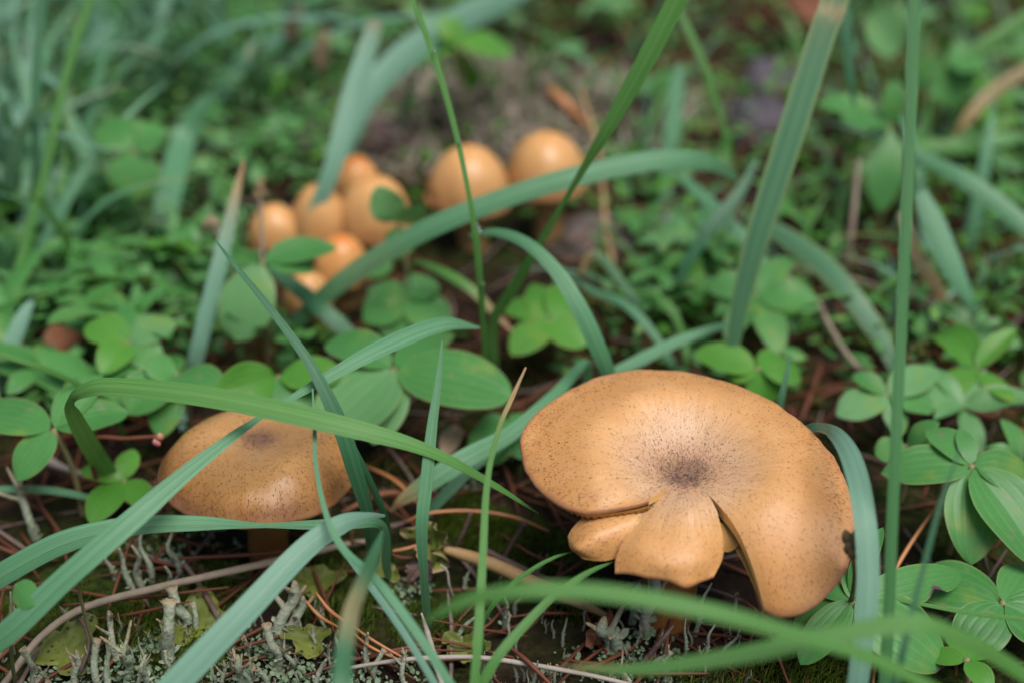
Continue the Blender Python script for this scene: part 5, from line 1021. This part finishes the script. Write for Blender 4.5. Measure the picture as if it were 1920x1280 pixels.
def herb_cover(label, mat, n, zone, size, hgt):
    """tiny leaflets of the low herb layer, far too many to count"""
    mb = MB()
    for _ in range(n):
        p = np.array(zone()); z0 = hz(p[0], p[1]); L = frng.uniform(*size); p[2] = z0 + frng.random() ** 1.6 * hgt
        x, y, D = proj(p)
        if any(x0 - 8 < x < x1 + 8 and y0 - 14 < y < y1 and D < d for x0, y0, x1, y1, d in KEEP[4:]): continue
        an = frng.uniform(0, 6.28); d = np.array([math.cos(an), math.sin(an), frng.uniform(-.3, .7)]) * L; s_ = np.array([-math.sin(an), math.cos(an), frng.uniform(-.3, .3)]) * L * frng.uniform(.18, .32); n_ = np.array([0, 0, L * frng.uniform(-.1, .12)]); tn = frng.random()
        c = [p, p + d * .3 + s_ * .85, p + d * .66 + s_ * .8, p + d, p + d * .66 - s_ * .8, p + d * .3 - s_ * .85, p + d * .35 + n_, p + d * .7 + n_]
        ids = [mb.vert(q, u, tint=tn) for q, u in zip(c, ((.5, 0), (1, .3), (.95, .66), (.5, 1), (.05, .66), (0, .3), (.5, .35), (.5, .7)))]
        a0, a1, a2, a3, a4, a5, m0, m1 = ids; mb.f += [(a0, a1, m0), (a1, a2, m1, m0), (a2, a3, m1), (a3, a4, m1), (a4, a5, m0, m1), (a5, a0, m0)]
    tag(mb.obj('ground_cover', mat), label, 'ground cover', kind='stuff')
herb_cover('fine leafy ground cover of the dense bank', 'leaf', 2600, zpx(-250, 640, -80, 720), (.004, .010), .022)
herb_cover('pale leafy ground cover of the dense bank', 'leaf_pale', 1500, zpx(-250, 640, -80, 640), (.004, .010), .026)
herb_cover('fresh leafy ground cover behind the mushrooms', 'leaf_fresh', 1300, zpx(560, 2150, -80, 700), (.003, .009), .018)
herb_cover('mixed leafy ground cover over the litter', 'leaf', 1300, zpx(1050, 2150, -80, 760), (.003, .009), .016)
def proto_whorl(seed, mat):
    r = random.Random(seed); root = empty('bunchberry_plant', (0, 0, 0)); h = r.uniform(.014, .028)
    mb = MB(); tube(mb, np.array([[0, 0, -.004], [.001, .001, h * .5], [0, 0, h]]), np.full(3, .0008), 5); mb.obj('stem', 'stalk', root)
    k = r.choice((4, 5, 6)); a0 = r.uniform(0, 6.28)
    for i in range(k):
        an = a0 + 6.283 * i / k + r.uniform(-.2, .2); L = r.uniform(.011, .020); d = np.array([math.cos(an), math.sin(an), r.uniform(-.25, .45)])
        mb = MB(); leaf_mesh(mb, (0, 0, h), np.array([0, 0, h]) + d * L, L * r.uniform(.36, .58), (0, 0, 1), r.uniform(.02, .22), r.uniform(-.12, .25), tint=r.random(), nu=10, wave=r.uniform(0, .08)); mb.obj('leaf', mat, root)
    return root
SHADE = {'leaf': 'mid-green', 'leaf_fresh': 'fresh green', 'leaf_pale': 'pale green'}
protos = [proto_whorl(40 + i, ('leaf', 'leaf_fresh', 'leaf', 'leaf_pale', 'leaf')[i % 5]) for i in range(10)]
fresh = set(protos)
INFO = {}
for q in protos:
    lv = [c for c in q.children if c.name.startswith('leaf')]
    INFO[q] = {4: 'four-leaved', 5: 'five-leaved', 6: 'six-leaved'}[len(lv)] + ' ' + {m: k for k, m in ((SHADE[a_], MAT[a_]) for a_ in SHADE)}[lv[0].data.materials[0]]
MARKS = {'bunchberry in the grass bank': ((70, 150, 'the dark vertical blade'), (340, 330, 'the hooked blade'), (430, 520, 'the pale upright blade'), (60, 480, 'the light green stem'), (560, 50, 'the curled tan dead leaf'), (180, 320, 'the short slanting blade'), (250, 620, 'the fresh seedling')),
         'bunchberry over the brown litter': ((1430, 200, 'the dark stones'), (1705, 120, 'the tall stalk'), (1860, 180, 'the tan withered blade'), (1260, 250, 'the short upright blade'), (1600, 320, 'the yellow-edged blade'), (1850, 380, 'the wide hanging blade'), (1290, 520, 'the crossing dark blade')),
         'bunchberry above the mound': ((860, 85, 'the bright yellow-green plant'), (740, 110, 'the wide arching blade'), (1210, 100, 'the long green blade'), (980, 150, 'the lichen mound'), (600, 100, 'the pinkish dead leaf')),
         'bunchberry in the middle undergrowth': ((740, 690, 'the big flat leaf'), (1030, 600, 'the bright whorl'), (900, 540, 'the beaded stem'), (700, 540, 'the bowed blue-green blade')),
         'bunchberry by the berry leaves': ((60, 800, 'the purple-stemmed leaf'), (250, 640, 'the fresh seedling'), (300, 780, 'the small round cap'), (60, 680, 'the thin slanting stem')),
         'bunchberry round the tall stalk': ((1670, 740, 'the crossed sprig'), (1820, 880, 'the broad whorl'), (1700, 1080, 'the bitten leaf'), (1830, 1230, 'the low small sprig'))}
def plant_fill(label, group, n, zone, sc=(.8, 1.5)):
    k = t = 0
    while k < n and t < n * 40:
        t += 1; p = np.array(zone()); p[2] = hz(p[0], p[1])
        if not clear(p, .03, .016): continue
        src = frng.choice(protos)
        if src in fresh: o = src; fresh.discard(src)
        else: o = copy_tree(src)
        o.location = p; o.rotation_euler = (frng.uniform(-.3, .3), frng.uniform(-.3, .3), frng.uniform(0, 6.28)); q = frng.uniform(*sc); o.scale = (q, q, q)
        x, y, _ = proj(p); near = min(MARKS[group], key=lambda q_: math.hypot(q_[0] - x, q_[1] - y))[2]; size = 'large ' if q > (sc[0] + sc[1]) / 2 else 'small '
        tag(o, size + INFO[src] + ' ' + label + ' near ' + near, 'plant', group); k += 1
plant_fill('whorled plant in the grass bank', 'bunchberry in the grass bank', 60, zpx(-150, 560, -20, 640), (.55, 1.1))
plant_fill('whorled plant in the grass bank', 'bunchberry in the grass bank', 22, zpx(120, 470, 330, 610), (.5, .95))
plant_fill('whorled plant above the mound', 'bunchberry above the mound', 40, zpx(560, 1250, -60, 170), (.6, 1.2))
plant_fill('whorled plant in the undergrowth', 'bunchberry in the middle undergrowth', 18, zpx(620, 1080, 480, 720), (.7, 1.1))
plant_fill('whorled plant on the litter', 'bunchberry over the brown litter', 16, zpx(1180, 1420, 430, 640), (.6, .95))
plant_fill('whorled plant on the litter', 'bunchberry over the brown litter', 36, zpx(1160, 2020, -40, 420), (.55, 1.1))
plant_fill('whorled plant among berry leaves', 'bunchberry by the berry leaves', 16, zpx(-150, 330, 640, 860), (.7, 1.1))
plant_fill('whorled plant in the leafy patch', 'bunchberry round the tall stalk', 9, zpx(1640, 2050, 640, 1290), (.7, 1.1))
for o in fresh:
    for ch in list(o.children): bpy.data.objects.remove(ch)
    bpy.data.objects.remove(o)
